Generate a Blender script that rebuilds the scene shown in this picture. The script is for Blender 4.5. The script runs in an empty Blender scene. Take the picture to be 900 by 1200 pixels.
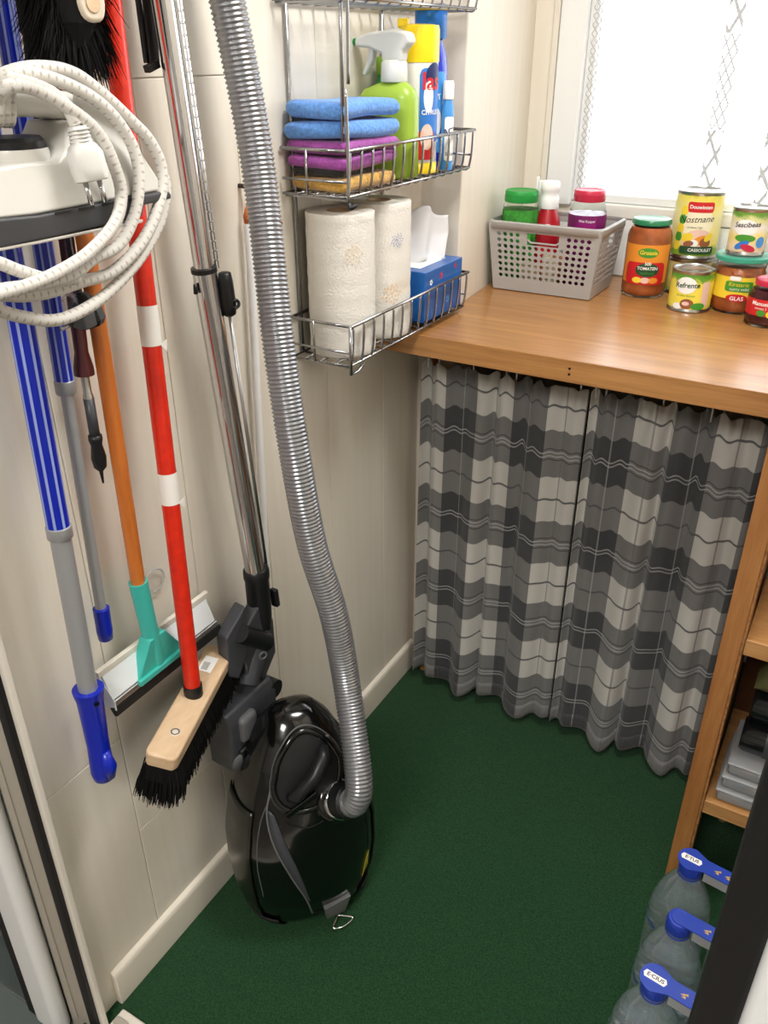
import bpy, math, random
from mathutils import Vector, Matrix
random.seed(7)
scene = bpy.context.scene
COL = scene.collection
PI = math.pi

# ------------------------------------------------------------------ camera
FPX, YAW, PITCH, ROLL = 980.34, -.52776, .503967, .0024586
CAM = Vector((.811, 0, 1.40))
_f = Vector((math.sin(YAW)*math.cos(PITCH), math.cos(YAW)*math.cos(PITCH), -math.sin(PITCH)))
_r = Vector((math.cos(YAW), -math.sin(YAW), 0)); _d = _f.cross(_r)
_R = math.cos(ROLL)*_r + math.sin(ROLL)*_d
_D = -math.sin(ROLL)*_r + math.cos(ROLL)*_d
cd = bpy.data.cameras.new('camera'); cam = bpy.data.objects.new('camera', cd); COL.objects.link(cam)
cd.sensor_fit = 'HORIZONTAL'; cd.sensor_width = 36; cd.lens = FPX/900*36; cd.clip_start = .02
m3 = Matrix((_R, -_D, -_f)).transposed()
cam.matrix_world = Matrix.Translation(CAM) @ m3.to_4x4()
scene.camera = cam

# ------------------------------------------------------------------ light
vs = scene.view_settings
vs.view_transform = 'Standard'; vs.look = 'None'; vs.gamma = 1; vs.use_curve_mapping = False
vs.exposure = 0.0
w = bpy.data.worlds.new('sky'); scene.world = w; w.use_nodes = True
bg = w.node_tree.nodes['Background']; bg.inputs[0].default_value = (.93, .97, 1, 1); bg.inputs[1].default_value = 4.3
def area(name, loc, target, sx, sy, power, col):
    l = bpy.data.lights.new(name, 'AREA'); l.shape = 'RECTANGLE'; l.size = sx; l.size_y = sy; l.energy = power; l.color = col
    o = bpy.data.objects.new(name, l); COL.objects.link(o); o.location = loc
    o.rotation_euler = (Vector(target)-Vector(loc)).to_track_quat('-Z', 'Y').to_euler(); return o
portal = area('window_portal', (.74, 2.03, 1.56), (.74, 1.0, 1.56), 1.14, .90, 1, (1, 1, 1)); portal.data.cycles.is_portal = True   # guides the sky through the window
area('hall_fill_light', (.7, -.9, 2.25), (.7, -.9, 0), .6, .6, 46, (1, .96, .91))  # added frontal fill from behind the camera, no lamp known there
area('ceiling_lamp_light', (.62, .98, 2.13), (.62, .98, 0), .34, .34, 14.5, (1, .98, .95))

# ------------------------------------------------------------------ helpers
def V(*a): return Vector(a)
def at(u, v, x=None, y=None, z=None):
    """photograph pixel -> point on the plane x= / y= / z= of the room"""
    d = _f + _R*((u-450)/FPX) + _D*((v-600)/FPX)
    ax, val = (0, x) if x is not None else (1, y) if y is not None else (2, z)
    return CAM + d*((val-CAM[ax])/d[ax])
def lin(c):
    c = [x/255 for x in c]
    return tuple((x/12.92 if x <= .04045 else ((x+.055)/1.055)**2.4) for x in c)+(1,)

class NT:
    def __init__(s, m): s.t = m.node_tree; s.n = s.t.nodes; s.l = s.t.links
    def new(s, t, **k):
        o = s.n.new(t)
        for a, b in k.items(): setattr(o, a, b)
        return o
    def set(s, inp, v):
        if isinstance(v, bpy.types.NodeSocket): s.l.new(v, inp)
        else: inp.default_value = v
    def math(s, op, a, b=0, c=0):
        o = s.new('ShaderNodeMath', operation=op)
        s.set(o.inputs[0], a); s.set(o.inputs[1], b); s.set(o.inputs[2], c); return o.outputs[0]
    def mix(s, f, a, b, mode='MIX'):
        o = s.new('ShaderNodeMix', data_type='RGBA', blend_type=mode)
        s.set(o.inputs[0], f); s.set(o.inputs[6], a); s.set(o.inputs[7], b); return o.outputs[2]
    def coord(s, k='Object'): return s.new('ShaderNodeTexCoord').outputs[k]
    def map(s, v, scale):
        o = s.new('ShaderNodeMapping'); s.set(o.inputs[0], v); o.inputs[3].default_value = scale; return o.outputs[0]
    def noise(s, v, scale, detail=4, rough=.55):
        o = s.new('ShaderNodeTexNoise'); s.set(o.inputs['Vector'], v); o.inputs['Scale'].default_value = scale
        o.inputs['Detail'].default_value = detail; o.inputs['Roughness'].default_value = rough; return o.outputs['Fac']
    def ramp(s, f, stops, const=False):
        o = s.new('ShaderNodeValToRGB'); s.set(o.inputs[0], f); e = o.color_ramp.elements
        if const: o.color_ramp.interpolation = 'CONSTANT'
        while len(e) < len(stops): e.new(.5)
        for q, (p, c) in zip(e, stops): q.position = p; q.color = c
        return o.outputs[0]
    def bump(s, h, strength, dist=.002):
        o = s.new('ShaderNodeBump'); o.inputs['Strength'].default_value = strength; o.inputs['Distance'].default_value = dist
        s.set(o.inputs['Height'], h); return o.outputs[0]

MATS = {}
def mat(name, rgb, rough=.5, metal=0, var=.0, vscale=30, stretch=(1,1,1), bump=0, bscale=200, trans=0, ior=1.45, coat=0, sheen=0, sub=0, spec=.5, alpha=1):
    if name in MATS: return MATS[name]
    m = bpy.data.materials.new(name); m.use_nodes = True; t = NT(m); b = t.n['Principled BSDF']
    c = lin(rgb); b.inputs['Roughness'].default_value = rough; b.inputs['Metallic'].default_value = metal
    b.inputs['Base Color'].default_value = c; b.inputs['Transmission Weight'].default_value = trans; b.inputs['IOR'].default_value = ior
    b.inputs['Coat Weight'].default_value = coat; b.inputs['Sheen Weight'].default_value = sheen; b.inputs['Specular IOR Level'].default_value = spec
    b.inputs['Alpha'].default_value = alpha
    if var or bump:
        co = t.map(t.coord(), stretch)
    if var:
        n = t.noise(co, vscale)
        lo = tuple(x*(1-var) for x in c[:3])+(1,); hi = tuple(min(1, x*(1+var)) for x in c[:3])+(1,)
        t.set(b.inputs['Base Color'], t.ramp(n, [(.3, lo), (.7, hi)]))
    if bump: t.set(b.inputs['Normal'], t.bump(t.noise(co, bscale, 3), bump))
    MATS[name] = m; return m
def M(name): return MATS[name]
def shell(name):
    m = bpy.data.materials.new(name); m.use_nodes = True; MATS[name] = m; t = NT(m); return m, t, t.n['Principled BSDF']

ORG = {}
def tag(o, label, cat, group=None):
    o['label'] = label; o['category'] = cat
    if group: o['group'] = group
    return o
def thing(name, label, cat, loc=(0,0,0), rotz=0, group=None):
    o = bpy.data.objects.new(name, None); COL.objects.link(o); o.location = loc; o.rotation_euler = (0,0,rotz); o.empty_display_size = .05
    ORG[o.name] = Vector(loc); return tag(o, label, cat, group)

class MB:
    def __init__(s): s.v = []; s.f = []; s.uv = None
    def add(s, vs, fs):
        k = len(s.v); s.v += [Vector(p) for p in vs]; s.f += [tuple(i+k for i in f) for f in fs]; return s
    def box(s, a, b, mtx=None):
        (x0,y0,z0),(x1,y1,z1) = a, b
        vs = [V(x,y,z) for z in (z0,z1) for y in (y0,y1) for x in (x0,x1)]
        if mtx: vs = [mtx @ p for p in vs]
        return s.add(vs, [(0,2,3,1),(4,5,7,6),(0,1,5,4),(2,6,7,3),(0,4,6,2),(1,3,7,5)])
    def obox(s, c, ax, ay, az, dx, dy, dz):
        """box centred at c with unit axes and full sizes"""
        mt = Matrix((ax.normalized(), ay.normalized(), az.normalized())).transposed()
        vs = [c + mt @ V(x*dx/2, y*dy/2, z*dz/2) for z in (-1,1) for y in (-1,1) for x in (-1,1)]
        return s.add(vs, [(0,2,3,1),(4,5,7,6),(0,1,5,4),(2,6,7,3),(0,4,6,2),(1,3,7,5)])
    def tube(s, pts, rad, seg=12, caps=True, closed=False, squash=None):
        pts = [Vector(p) for p in pts]; n = len(pts)
        if not isinstance(rad, (list, tuple)): rad = [rad]*n
        k = len(s.v); up = None
        for i, p in enumerate(pts):
            if closed: t = pts[(i+1) % n]-pts[i-1]
            else: t = pts[min(i+1, n-1)]-pts[max(i-1, 0)]
            if t.length < 1e-9: t = V(0,0,1)
            t.normalize()
            if up is None:
                up = V(0,0,1) if abs(t.z) < .9 else V(1,0,0)
            side = t.cross(up)
            if side.length < 1e-6: side = t.cross(V(0,1,0))
            side.normalize(); up = side.cross(t).normalized()
            for j in range(seg):
                a = 2*PI*j/seg; q = side*math.cos(a)+up*math.sin(a)*(squash or 1)
                s.v.append(p+q*rad[i])
        m = n if closed else n-1
        for i in range(m):
            for j in range(seg):
                a = k+i*seg+j; b = k+i*seg+(j+1) % seg; c = k+((i+1) % n)*seg+(j+1) % seg; d = k+((i+1) % n)*seg+j
                s.f.append((a,d,c,b))
        if caps and not closed:
            s.f.append(tuple(k+j for j in range(seg))); s.f.append(tuple(k+(n-1)*seg+j for j in reversed(range(seg))))
        return s
    def lathe(s, prof, c=(0,0,0), seg=32, a0=0, a1=2*PI, axis=None, ell=1):
        """profile of (r, z) revolved round z through c"""
        c = Vector(c); k = len(s.v); full = abs(a1-a0-2*PI) < 1e-6; cols = seg if full else seg+1
        q = axis.normalized().to_track_quat('Z', 'Y') if axis else None
        for r, z in prof:
            for j in range(cols):
                a = a0+(a1-a0)*j/seg; p = V(r*math.cos(a), r*math.sin(a)*ell, z)
                s.v.append(c+(q @ p if q else p))
        for i in range(len(prof)-1):
            for j in range(seg):
                j2 = (j+1) % cols
                s.f.append((k+i*cols+j, k+i*cols+j2, k+(i+1)*cols+j2, k+(i+1)*cols+j))
        return s
    def prism(s, poly, fn, d0, d1):
        """2D polygon extruded; fn(a,b,d) -> point"""
        n = len(poly)
        return s.add([fn(a,b,d0) for a,b in poly]+[fn(a,b,d1) for a,b in poly],
                     [tuple(reversed(range(n))), tuple(range(n,2*n))]+[(i,(i+1)%n,n+(i+1)%n,n+i) for i in range(n)])
    def grid(s, nu, nv, fn):
        k = len(s.v)
        for j in range(nv+1):
            for i in range(nu+1): s.v.append(Vector(fn(i/nu, j/nv)))
        for j in range(nv):
            for i in range(nu):
                a = k+j*(nu+1)+i; s.f.append((a, a+1, a+nu+2, a+nu+1))
        return s
    def build(s, name, m, parent=None, smooth=False, bevel=0, bseg=2, local=False, solid=0, subd=0, label=None, kind=None, uvfn=None, autos=None):
        org = V(0,0,0)
        if not local:
            org = ORG.get(parent.name, V(0,0,0)) if parent else (sum(s.v, V(0,0,0))/len(s.v))
            if not parent: org.z = min(p.z for p in s.v)
        me = bpy.data.meshes.new(name); me.from_pydata([p-org for p in s.v], [], s.f)
        import bmesh
        bm = bmesh.new(); bm.from_mesh(me); bmesh.ops.recalc_face_normals(bm, faces=bm.faces)
        if uvfn:
            lay = bm.loops.layers.uv.new('UVMap'); bm.verts.ensure_lookup_table()
            for fc in bm.faces:
                for lp in fc.loops: lp[lay].uv = uvfn(lp.vert.index)
        bm.to_mesh(me); bm.free()
        if smooth:
            for p in me.polygons: p.use_smooth = True
        me.materials.append(MATS[m] if isinstance(m, str) else m)
        o = bpy.data.objects.new(name, me); COL.objects.link(o)
        if parent: o.parent = parent
        elif not local: o.location = org
        ORG[o.name] = org
        if solid:
            q = o.modifiers.new('solid', 'SOLIDIFY'); q.thickness = solid; q.offset = 0
        if bevel:
            q = o.modifiers.new('bevel', 'BEVEL'); q.width = bevel; q.segments = bseg; q.limit_method = 'ANGLE'; q.angle_limit = .6
            if smooth or True:
                for p in me.polygons: p.use_smooth = True
                wn = o.modifiers.new('wn', 'WEIGHTED_NORMAL'); wn.keep_sharp = True
        if subd:
            q = o.modifiers.new('sub', 'SUBSURF'); q.levels = subd; q.render_levels = subd
        if smooth and autos:
            try: me.set_sharp_from_angle(angle=autos)
            except Exception: pass
        if label: o['label'] = label
        if kind: o['kind'] = kind
        return o
def struct(o): o['kind'] = 'structure'; return o
def copy_tree(o, parent=None):
    c = o.copy(); COL.objects.link(c)
    if parent: c.parent = parent
    ORG[c.name] = ORG.get(o.name, V(0,0,0)).copy()
    for ch in list(o.children): copy_tree(ch, c)
    return c
def spline(pts, n=12, closed=False):
    P = [Vector(p) for p in pts]; out = []; N = len(P)
    for i in range(N if closed else N-1):
        p0 = P[i-1] if (i > 0 or closed) else P[0]*2-P[1]; p1 = P[i]; p2 = P[(i+1) % N]
        p3 = P[(i+2) % N] if (closed or i+2 < N) else p2*2-p1
        for k in range(n):
            t = k/n
            out.append(.5*((2*p1)+(p2-p0)*t+(2*p0-5*p1+4*p2-p3)*t*t+(3*p1-p0-3*p2+p3)*t**3))
    if not closed: out.append(P[-1])
    return out
_txt = {}
def text_mesh(s, shear=0, bold=0):
    key = (s, shear, bold)
    if key in _txt: return _txt[key]
    cu = bpy.data.curves.new('t', 'FONT'); cu.body = s; cu.align_x = 'CENTER'; cu.align_y = 'CENTER'; cu.size = 1; cu.shear = shear; cu.offset = bold; cu.resolution_u = 3
    o = bpy.data.objects.new('t', cu); COL.objects.link(o)
    bpy.context.view_layer.update()
    me = bpy.data.meshes.new_from_object(o.evaluated_get(bpy.context.evaluated_depsgraph_get()))
    r = ([Vector(v.co) for v in me.vertices], [tuple(p.vertices) for p in me.polygons])
    bpy.data.objects.remove(o); bpy.data.curves.remove(cu); bpy.data.meshes.remove(me)
    _txt[key] = r; return r
class Wrap:
    """flat print wrapped on an upright cylinder (local coords round z)"""
    def __init__(s, r, a, c=(0,0,0)): s.r, s.a, s.c = r, a, Vector(c)
    def pt(s, x, z, d=0):
        r = s.r+d; t = s.a+x/s.r
        return s.c+V(r*math.cos(t), r*math.sin(t), z)
    def text(s, st, x, z, size, d=.0006, shear=0, rot=0, bold=0):
        vs, fs = text_mesh(st, shear, bold); c, n = math.cos(rot), math.sin(rot)
        return MB().add([s.pt(x+(p.x*c-p.y*n)*size, z+(p.x*n+p.y*c)*size, d) for p in vs], fs)
    def patch(s, x, z, hw, hh, d=.0004, kind='ellipse', n=20, rot=0):
        c, q = math.cos(rot), math.sin(rot)
        P = lambda X, Z: s.pt(x+X*c-Z*q, z+X*q+Z*c, d)
        if kind == 'rect':
            nx = max(4, int(2*hw/.004)); e = min(hh, hw)*.45; vs = []; xs = [-hw+2*hw*i/nx for i in range(nx+1)]
            xs = sorted(set(xs+[-hw+e*.3, hw-e*.3]))
            for X in xs:
                k = max(0, abs(X)-(hw-e)); H = hh-(e-math.sqrt(max(0, e*e-k*k)))
                vs += [P(X, -H), P(X, H)]
            return MB().add(vs, [(2*i, 2*i+2, 2*i+3, 2*i+1) for i in range(len(xs)-1)])
        R_ = 5; vs = [P(0, 0)]; fs = []
        for r in range(1, R_+1):
            for i in range(n):
                a = 2*PI*i/n; vs.append(P(hw*r/R_*math.cos(a), hh*r/R_*math.sin(a)))
        for i in range(n):
            j = (i+1) % n; fs.append((0, 1+i, 1+j))
            for r in range(R_-1): fs.append((1+r*n+i, 1+(r+1)*n+i, 1+(r+1)*n+j, 1+r*n+j))
        return MB().add(vs, fs)
    def poly(s, pts, d=.0004):
        return MB().add([s.pt(p[0], p[1], d) for p in pts], [tuple(range(len(pts)))])

# ------------------------------------------------------------------ materials
m, t, b = shell('wallpaper')
co = t.coord(); n = t.noise(t.map(co, (55, 55, 2.2)), 1, 4, .6); n2 = t.noise(co, 3, 3)
c1 = t.ramp(n, [(.3, lin((227,219,204))), (.7, lin((233,227,214)))])
t.set(b.inputs['Base Color'], t.mix(t.math('MULTIPLY', n2, .35), c1, lin((236,229,214))))
b.inputs['Roughness'].default_value = .55; t.set(b.inputs['Normal'], t.bump(n, .25, .002))
m, t, b = shell('carpet')
co = t.coord(); n = t.noise(co, 330, 4, .8); n2 = t.noise(co, 9, 4)
c1 = t.ramp(n, [(.34, lin((12,38,19))), (.68, lin((42,84,48)))])
t.set(b.inputs['Base Color'], t.mix(t.math('MULTIPLY', n2, .25), c1, lin((14,60,32))))
b.inputs['Roughness'].default_value = .95; b.inputs['Sheen Weight'].default_value = .15; b.inputs['Specular IOR Level'].default_value = .1
t.set(b.inputs['Normal'], t.bump(n, .6, .003))
def wood(name, a, c, axis=(1.5, 40, 40), rough=.35, coat=.3, scale=1.0, bump=.08):
    m, t, b = shell(name)
    co = t.map(t.coord(), axis); n = t.noise(co, scale, 6, .62); n2 = t.noise(co, scale*6, 3, .6)
    f = t.math('ADD', t.math('MULTIPLY', n, .7), t.math('MULTIPLY', n2, .3))
    t.set(b.inputs['Base Color'], t.ramp(f, [(.35, lin(a)), (.65, lin(c))]))
    b.inputs['Roughness'].default_value = rough; b.inputs['Coat Weight'].default_value = coat; b.inputs['Coat Roughness'].default_value = .25
    t.set(b.inputs['Normal'], t.bump(f, bump, .002))
wood('counter_wood', (148,100,54), (188,136,80), (2.2, 46, 46), .30, .35)
wood('shelf_wood', (150,96,48), (188,132,76), (26, 26, 2.2), .5, .1)
wood('shelf_board', (170,118,66), (206,156,100), (2.5, 30, 30), .5, .1)
wood('chipboard', (112,70,34), (190,134,80), (150, 150, 90), .9, 0, 1.0, .5)
wood('broom_wood', (196,164,128), (222,194,160), (20, 6, 30), .5, .1)
wood('pole_wood', (176,92,28), (206,120,48), (40, 40, 3), .35, .4)
mat('white_paint', (232,230,224), .4); mat('baseboard_paint', (230,222,207), .4)
mat('frame_white', (236,238,238), .35); mat('cream_trim', (226,220,208), .4); mat('track_beige', (170,163,150), .45)
mat('rubber', (18,18,19), .55, bump=.1); mat('black_plastic', (24,25,27), .38, bump=.05, bscale=600)
mat('dark_grey_plastic', (64,66,71), .38, bump=.08, bscale=500); mat('mid_grey_plastic', (92,94,96), .4)
mat('chrome', (215,215,218), .12, 1); mat('wire_chrome', (170,170,172), .22, 1); mat('steel', (190,190,190), .3, 1); mat('tin', (186,186,184), .28, 1, var=.1, vscale=60)
mat('blue_plastic', (6,34,170), .35, coat=.2); mat('grey_alu', (166,168,170), .38, .35); mat('pale_stripe', (150,165,220), .4)
mat('red_paint', (214,40,16), .32, coat=.3, var=.12, vscale=60); mat('white_tape', (236,232,226), .5)
mat('turquoise', (64,182,170), .4, coat=.1); mat('squeegee_white', (226,232,234), .4)
mat('bristle', (9,9,10), .75, spec=.25); mat('maroon', (72,22,26), .35, coat=.3)
mat('gloss_black', (9,10,10), .16, coat=.5, spec=.5); mat('olive_black', (26,27,22), .28, coat=.3); mat('seam_dark', (3,3,3), .6)
mat('hose_grey', (150,152,156), .28, .65); mat('yellow_sticker', (190,180,60), .5); mat('silver_plastic', (120,122,122), .35, .3)
mat('iron_white', (212,210,203), .35, coat=.2); mat('iron_dark', (62,63,66), .4); mat('iron_sole', (215,212,205), .3, .4)
mat('plug_white', (220,219,214), .4); mat('clear_plastic', (235,238,240), .12, trans=.92, ior=1.2, alpha=.25)
mat('grey_basket', (168,166,163), .5, bump=.05, bscale=300)
mat('glass', (255,255,255), .02, trans=1, ior=1.45); mat('jar_glass', (240,248,245), .03, trans=1, ior=1.06)
mat('lime', (150,182,62), .35, coat=.1); mat('lime_dark', (132,172,52), .4); mat('trigger_white', (232,234,230), .4, trans=.2)
mat('green_plastic', (26,150,60), .4); mat('yellow_plastic', (248,214,20), .35, coat=.2); mat('aerosol_white', (226,224,218), .3, coat=.3)
mat('royal_blue', (22,52,190), .2, coat=.4); mat('sky_blue', (70,150,220), .3, coat=.3); mat('cap_blue', (18,104,190), .35); mat('print_white', (244,244,242), .5)
mat('print_red', (206,34,40), .5); mat('print_blue', (50,120,205), .5); mat('print_navy', (28,40,92), .5); mat('print_green', (70,150,50), .5); mat('print_yellow', (244,214,60), .5)
mat('print_black', (32,34,30), .5); mat('print_orange', (236,150,50), .5); mat('print_brown', (150,92,60), .5); mat('print_pink', (236,200,186), .5); mat('print_dkgreen', (34,76,44), .5)
mat('towel_blue', (94,146,216), .95, sheen=.25, var=.25, vscale=200, bump=1, bscale=170)
mat('towel_purple', (158,76,156), .95, sheen=.25, var=.25, vscale=200, bump=1, bscale=170)
mat('towel_yellow', (212,164,72), .95, sheen=.5, var=.25, vscale=220, bump=1, bscale=300)
mat('towel_black', (34,32,30), .95, sheen=.3, bump=1, bscale=300)
mat('paper', (226,222,214), .85, bump=.6, bscale=290); mat('paper_end', (222,217,208), .9, var=.05, vscale=400); mat('cardboard', (150,124,96), .8)
mat('tissue', (226,226,228), .8, bump=.2, bscale=60); mat('tissue_blue', (14,92,170), .35, coat=.3, var=.15, vscale=20)
mat('sauce', (176,92,46), .35, var=.25, vscale=50, coat=.5); mat('lid_green', (34,124,82), .3, coat=.3); mat('lid_teal', (58,158,132), .3, coat=.3)
mat('lid_bright_green', (34,150,62), .4); mat('lid_pink', (196,40,72), .35, coat=.2); mat('purple_fill', (140,24,110), .35, coat=.4); mat('beet', (78,18,30), .2, coat=.6)
mat('ketchup', (180,26,40), .3, coat=.3); mat('herb', (70,160,60), .5, var=.5, vscale=60); mat('black_lid', (28,30,36), .3); mat('amber', (190,120,30), .2, coat=.5)
mat('bottle_clear', (226,238,246), .03, trans=.88, ior=1.2, coat=1); mat('bottle_blue', (44,70,170), .3); mat('cap_royal', (40,66,178), .32, coat=.3); mat('gold', (206,170,90), .4)
mat('brown_dark', (92,56,30), .6, var=.2); mat('film', (210,212,214), .15, trans=.55, ior=1.2); mat('black_bottle', (20,22,24), .15, coat=.4)
mat('pinkred', (190,40,80), .4); mat('olive_glass', (120,120,80), .2, trans=.4, ior=1.2)
mat('duster_wood', (216,202,182), .6, var=.08, vscale=30); mat('orange_cord', (176,92,36), .6); mat('rail_white', (235,235,235), .5); mat('inside_dark', (60,44,30), .8)
mat('added_hall_wall', (214,210,202), .6); mat('added_hall_floor', (120,112,104), .5)
mat('pane_reflection_grey', (96,106,104), .7, var=.15, vscale=4)  # grey-green put in for the reflection in the left door pane

# ------------------------------------------------------------------ the room
Y0, YW, YP = .455, 1.96, 1.54          # door plane, window wall, pier front
XR, ZC = 1.32, 2.2
ZT, ZB, YF = .945, .905, 1.325          # worktop top, bottom, front
struct(MB().box((-.02, Y0-.10, -.04), (XR, YW+.1, 0)).build('floor', 'carpet'))
struct(MB().box((-.1, Y0-.02, ZC), (XR+.1, YW+.1, ZC+.06)).build('ceiling', 'white_paint'))
wl = struct(MB().box((-.08, Y0, -.04), (-.004, YW+.1, ZC)).build('wall_left', 'wallpaper'))
ORG[wl.name] = wl.location.copy()
g = .0012
cols = [Y0, .607, .806, .990, 1.19, 1.39, YP+.03]
for i in range(len(cols)-1):
    zs = [0, .50, 1.372, ZC] if i in (0, 2) else [0, .30+.0*i, 1.372, ZC] if i == 1 else [0, ZC]
    for j in range(len(zs)-1):
        p = MB().box((-.004, cols[i]+g/2, zs[j]+g/2), (0, cols[i+1]-g/2, zs[j+1]-g/2)).build('panel', 'wallpaper', wl, bevel=.0012)
PIER = [(-.004, YP), (.086, YP), (.0465, YW), (.0465, YW+.08), (-.004, YW+.08)]       # splayed window reveal
struct(MB().prism(PIER, lambda a, b_, d: V(a, b_, d), 0, ZC).build('wall_pier', 'wallpaper', bevel=.003))
wb = struct(MB().box((.047, YW, 0), (XR, YW+.08, 1.09)).box((.047, YW, 1.09), (.106, YW+.08, ZC)).box((.106, YW, 2.05), (XR, YW+.08, ZC)).build('wall_back', 'wallpaper'))
struct(MB().box((XR, Y0-.1, -.04), (XR+.08, YW+.1, ZC)).build('wall_right', 'wallpaper'))
struct(MB().box((.93, Y0-.09, 0), (XR, Y0-.02, ZC)).box((-.02, Y0-.09, 2.06), (.93, Y0-.02, ZC)).build('wall_front', 'wallpaper'))
# added hall shell behind the camera, keeps the bright sky to the window
HX0, HX1, HY0, HY1, HZ_ = -1.5, 2.4, -2.4, Y0-.09, 2.35
struct(MB().box((HX0, HY0, -.06), (HX1, HY1, -.04)).build('floor_added_hall', 'added_hall_floor'))
struct(MB().box((HX0, HY0, HZ_), (HX1, HY1+.3, HZ_+.06)).build('ceiling_added_hall', 'white_paint'))
struct(MB().box((HX0-.06, HY0, -.06), (HX0, HY1+.3, HZ_)).build('wall_added_hall_left', 'added_hall_wall'))
struct(MB().box((HX1, HY0, -.06), (HX1+.06, HY1+.3, HZ_)).build('wall_added_hall_right', 'added_hall_wall'))
struct(MB().box((HX0-.06, HY0-.06, -.06), (HX1+.06, HY0, HZ_)).build('wall_added_hall_back', 'added_hall_wall'))
struct(MB().box((HX0, Y0-.02, -.06), (-.602, Y0+.04, HZ_)).box((XR+.081, Y0-.09, -.06), (HX1, Y0, HZ_)).box((-.602, Y0-.02, 2.062), (-.021, Y0+.04, HZ_)).box((-.021, Y0-.09, ZC+.0), (XR+.08, Y0-.021, HZ_)).build('wall_added_hall_front', 'added_hall_wall'))
# skirting
def skirt(name, a, b_, nrm):
    a, b_, nrm = Vector(a), Vector(b_), Vector(nrm)
    prof = [(0,0),(.012,0),(.012,.066),(.008,.074),(0,.078)]
    return struct(MB().prism(prof, lambda p,q,d: a+(b_-a)*d+nrm*p+V(0,0,q), 0, 1).build(name, 'baseboard_paint', bevel=.0015))
skirt('baseboard_left', (0, Y0+.04, 0), (0, YP-.012, 0), (1,0,0))
skirt('baseboard_pier', (0.0125, YP, 0), (.034, YP, 0), (0,-1,0))
# window: frame, sash, glass, sill
win = MB().box((.106, YW-.012, 1.09), (.166, YW+.05, 2.05)).build('window_1', 'frame_white', bevel=.004); struct(win); ORG[win.name] = win.location.copy()
MB().box((.090, YW-.008, 1.02), (.104, YW-.0005, 2.05)).build('trim_strip', 'cream_trim', win, bevel=.002)
MB().box((.166, YW+.002, 1.10), (.186, YW+.04, 2.05)).build('sash_stile', 'frame_white', win, bevel=.003)
MB().box((.186, YW+.002, 1.10), (XR, YW+.04, 1.118)).build('sash_rail', 'frame_white', win, bevel=.003)
MB().box((.166, YW+.002, 2.0), (XR, YW+.05, 2.05)).build('head_frame', 'frame_white', win, bevel=.003)
MB().box((.186, YW+.018, 1.118), (XR, YW+.022, 2.0)).build('pane', 'glass', win)
MB().box((.168, YW-.010, 1.070), (XR-.003, YW+.05, 1.0995)).build('sill', 'white_paint', win, bevel=.004)
MB().box((.049, YW-.006, ZT+.002), (XR-.003, YW-.0005, 1.069)).build('panel', 'frame_white', win)
# sliding door frame
d1 = MB().box((.011, Y0-.006, 0), (.021, Y0+.004, 2.06)).build('door_1', 'cream_trim', bevel=.002); struct(d1); ORG[d1.name] = d1.location.copy()
MB().box((-.008, Y0-.012, -.04), (.0115, Y0-.002, 2.06)).build('gasket', 'rubber', d1, bevel=.003)
MB().box((-.056, Y0-.012, -.04), (-.008, Y0-.002, 2.06)).build('track', 'track_beige', d1, bevel=.002)
MB().box((-.050, Y0-.015, .0), (-.034, Y0-.0115, 2.06)).build('track', 'track_beige', d1, bevel=.002)
MB().box((-.118, Y0-.040, -.04), (-.056, Y0-.010, 2.06)).build('stile', 'frame_white', d1, bevel=.012, bseg=3)
MB().box((-.143, Y0-.034, -.04), (-.117, Y0-.014, 2.06)).build('gasket', 'rubber', d1, bevel=.003)
MB().box((-.60, Y0-.028, -.04), (-.142, Y0-.020, 2.06)).build('pane', 'glass', d1)
MB().box((-.160, Y0-.019, -.04), (-.152, Y0-.010, 2.06)).build('spacer', 'steel', d1)
MB().box((-.02, Y0-.09, -.04), (.93, Y0-.031, .006)).build('threshold', 'track_beige', d1, bevel=.003)
MB().box((.022, Y0-.03, 0), (.93, Y0+.034, .010)).build('threshold_lip', 'cream_trim', d1, bevel=.004)
MB().box((.028, Y0+.006, .010), (.052, Y0+.018, .016)).build('catch', 'track_beige', d1, bevel=.001)
struct(MB().box((-.60, Y0+.12, -.04), (-.085, Y0+.16, 2.2)).box((-.62, Y0-.09, -.06), (-.021, Y0+.16, -.041)).box((-.64, Y0-.03, -.06), (-.603, Y0+.16, 2.2)).box((-.603, Y0-.0, 2.064), (-.085, Y0+.12, 2.2)).build('wall_leak_block', 'pane_reflection_grey'))  # added backing behind the pane; floor, side and top stop sky leaking in
d2 = MB().box((.850, Y0-.075, .01), (.93, Y0-.035, 2.06)).build('door_2', 'frame_white', bevel=.008, bseg=3); struct(d2); ORG[d2.name] = d2.location.copy()
MB().box((.823, Y0-.070, .01), (.852, Y0-.030, 2.06)).build('gasket', 'rubber', d2, bevel=.006)

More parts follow.
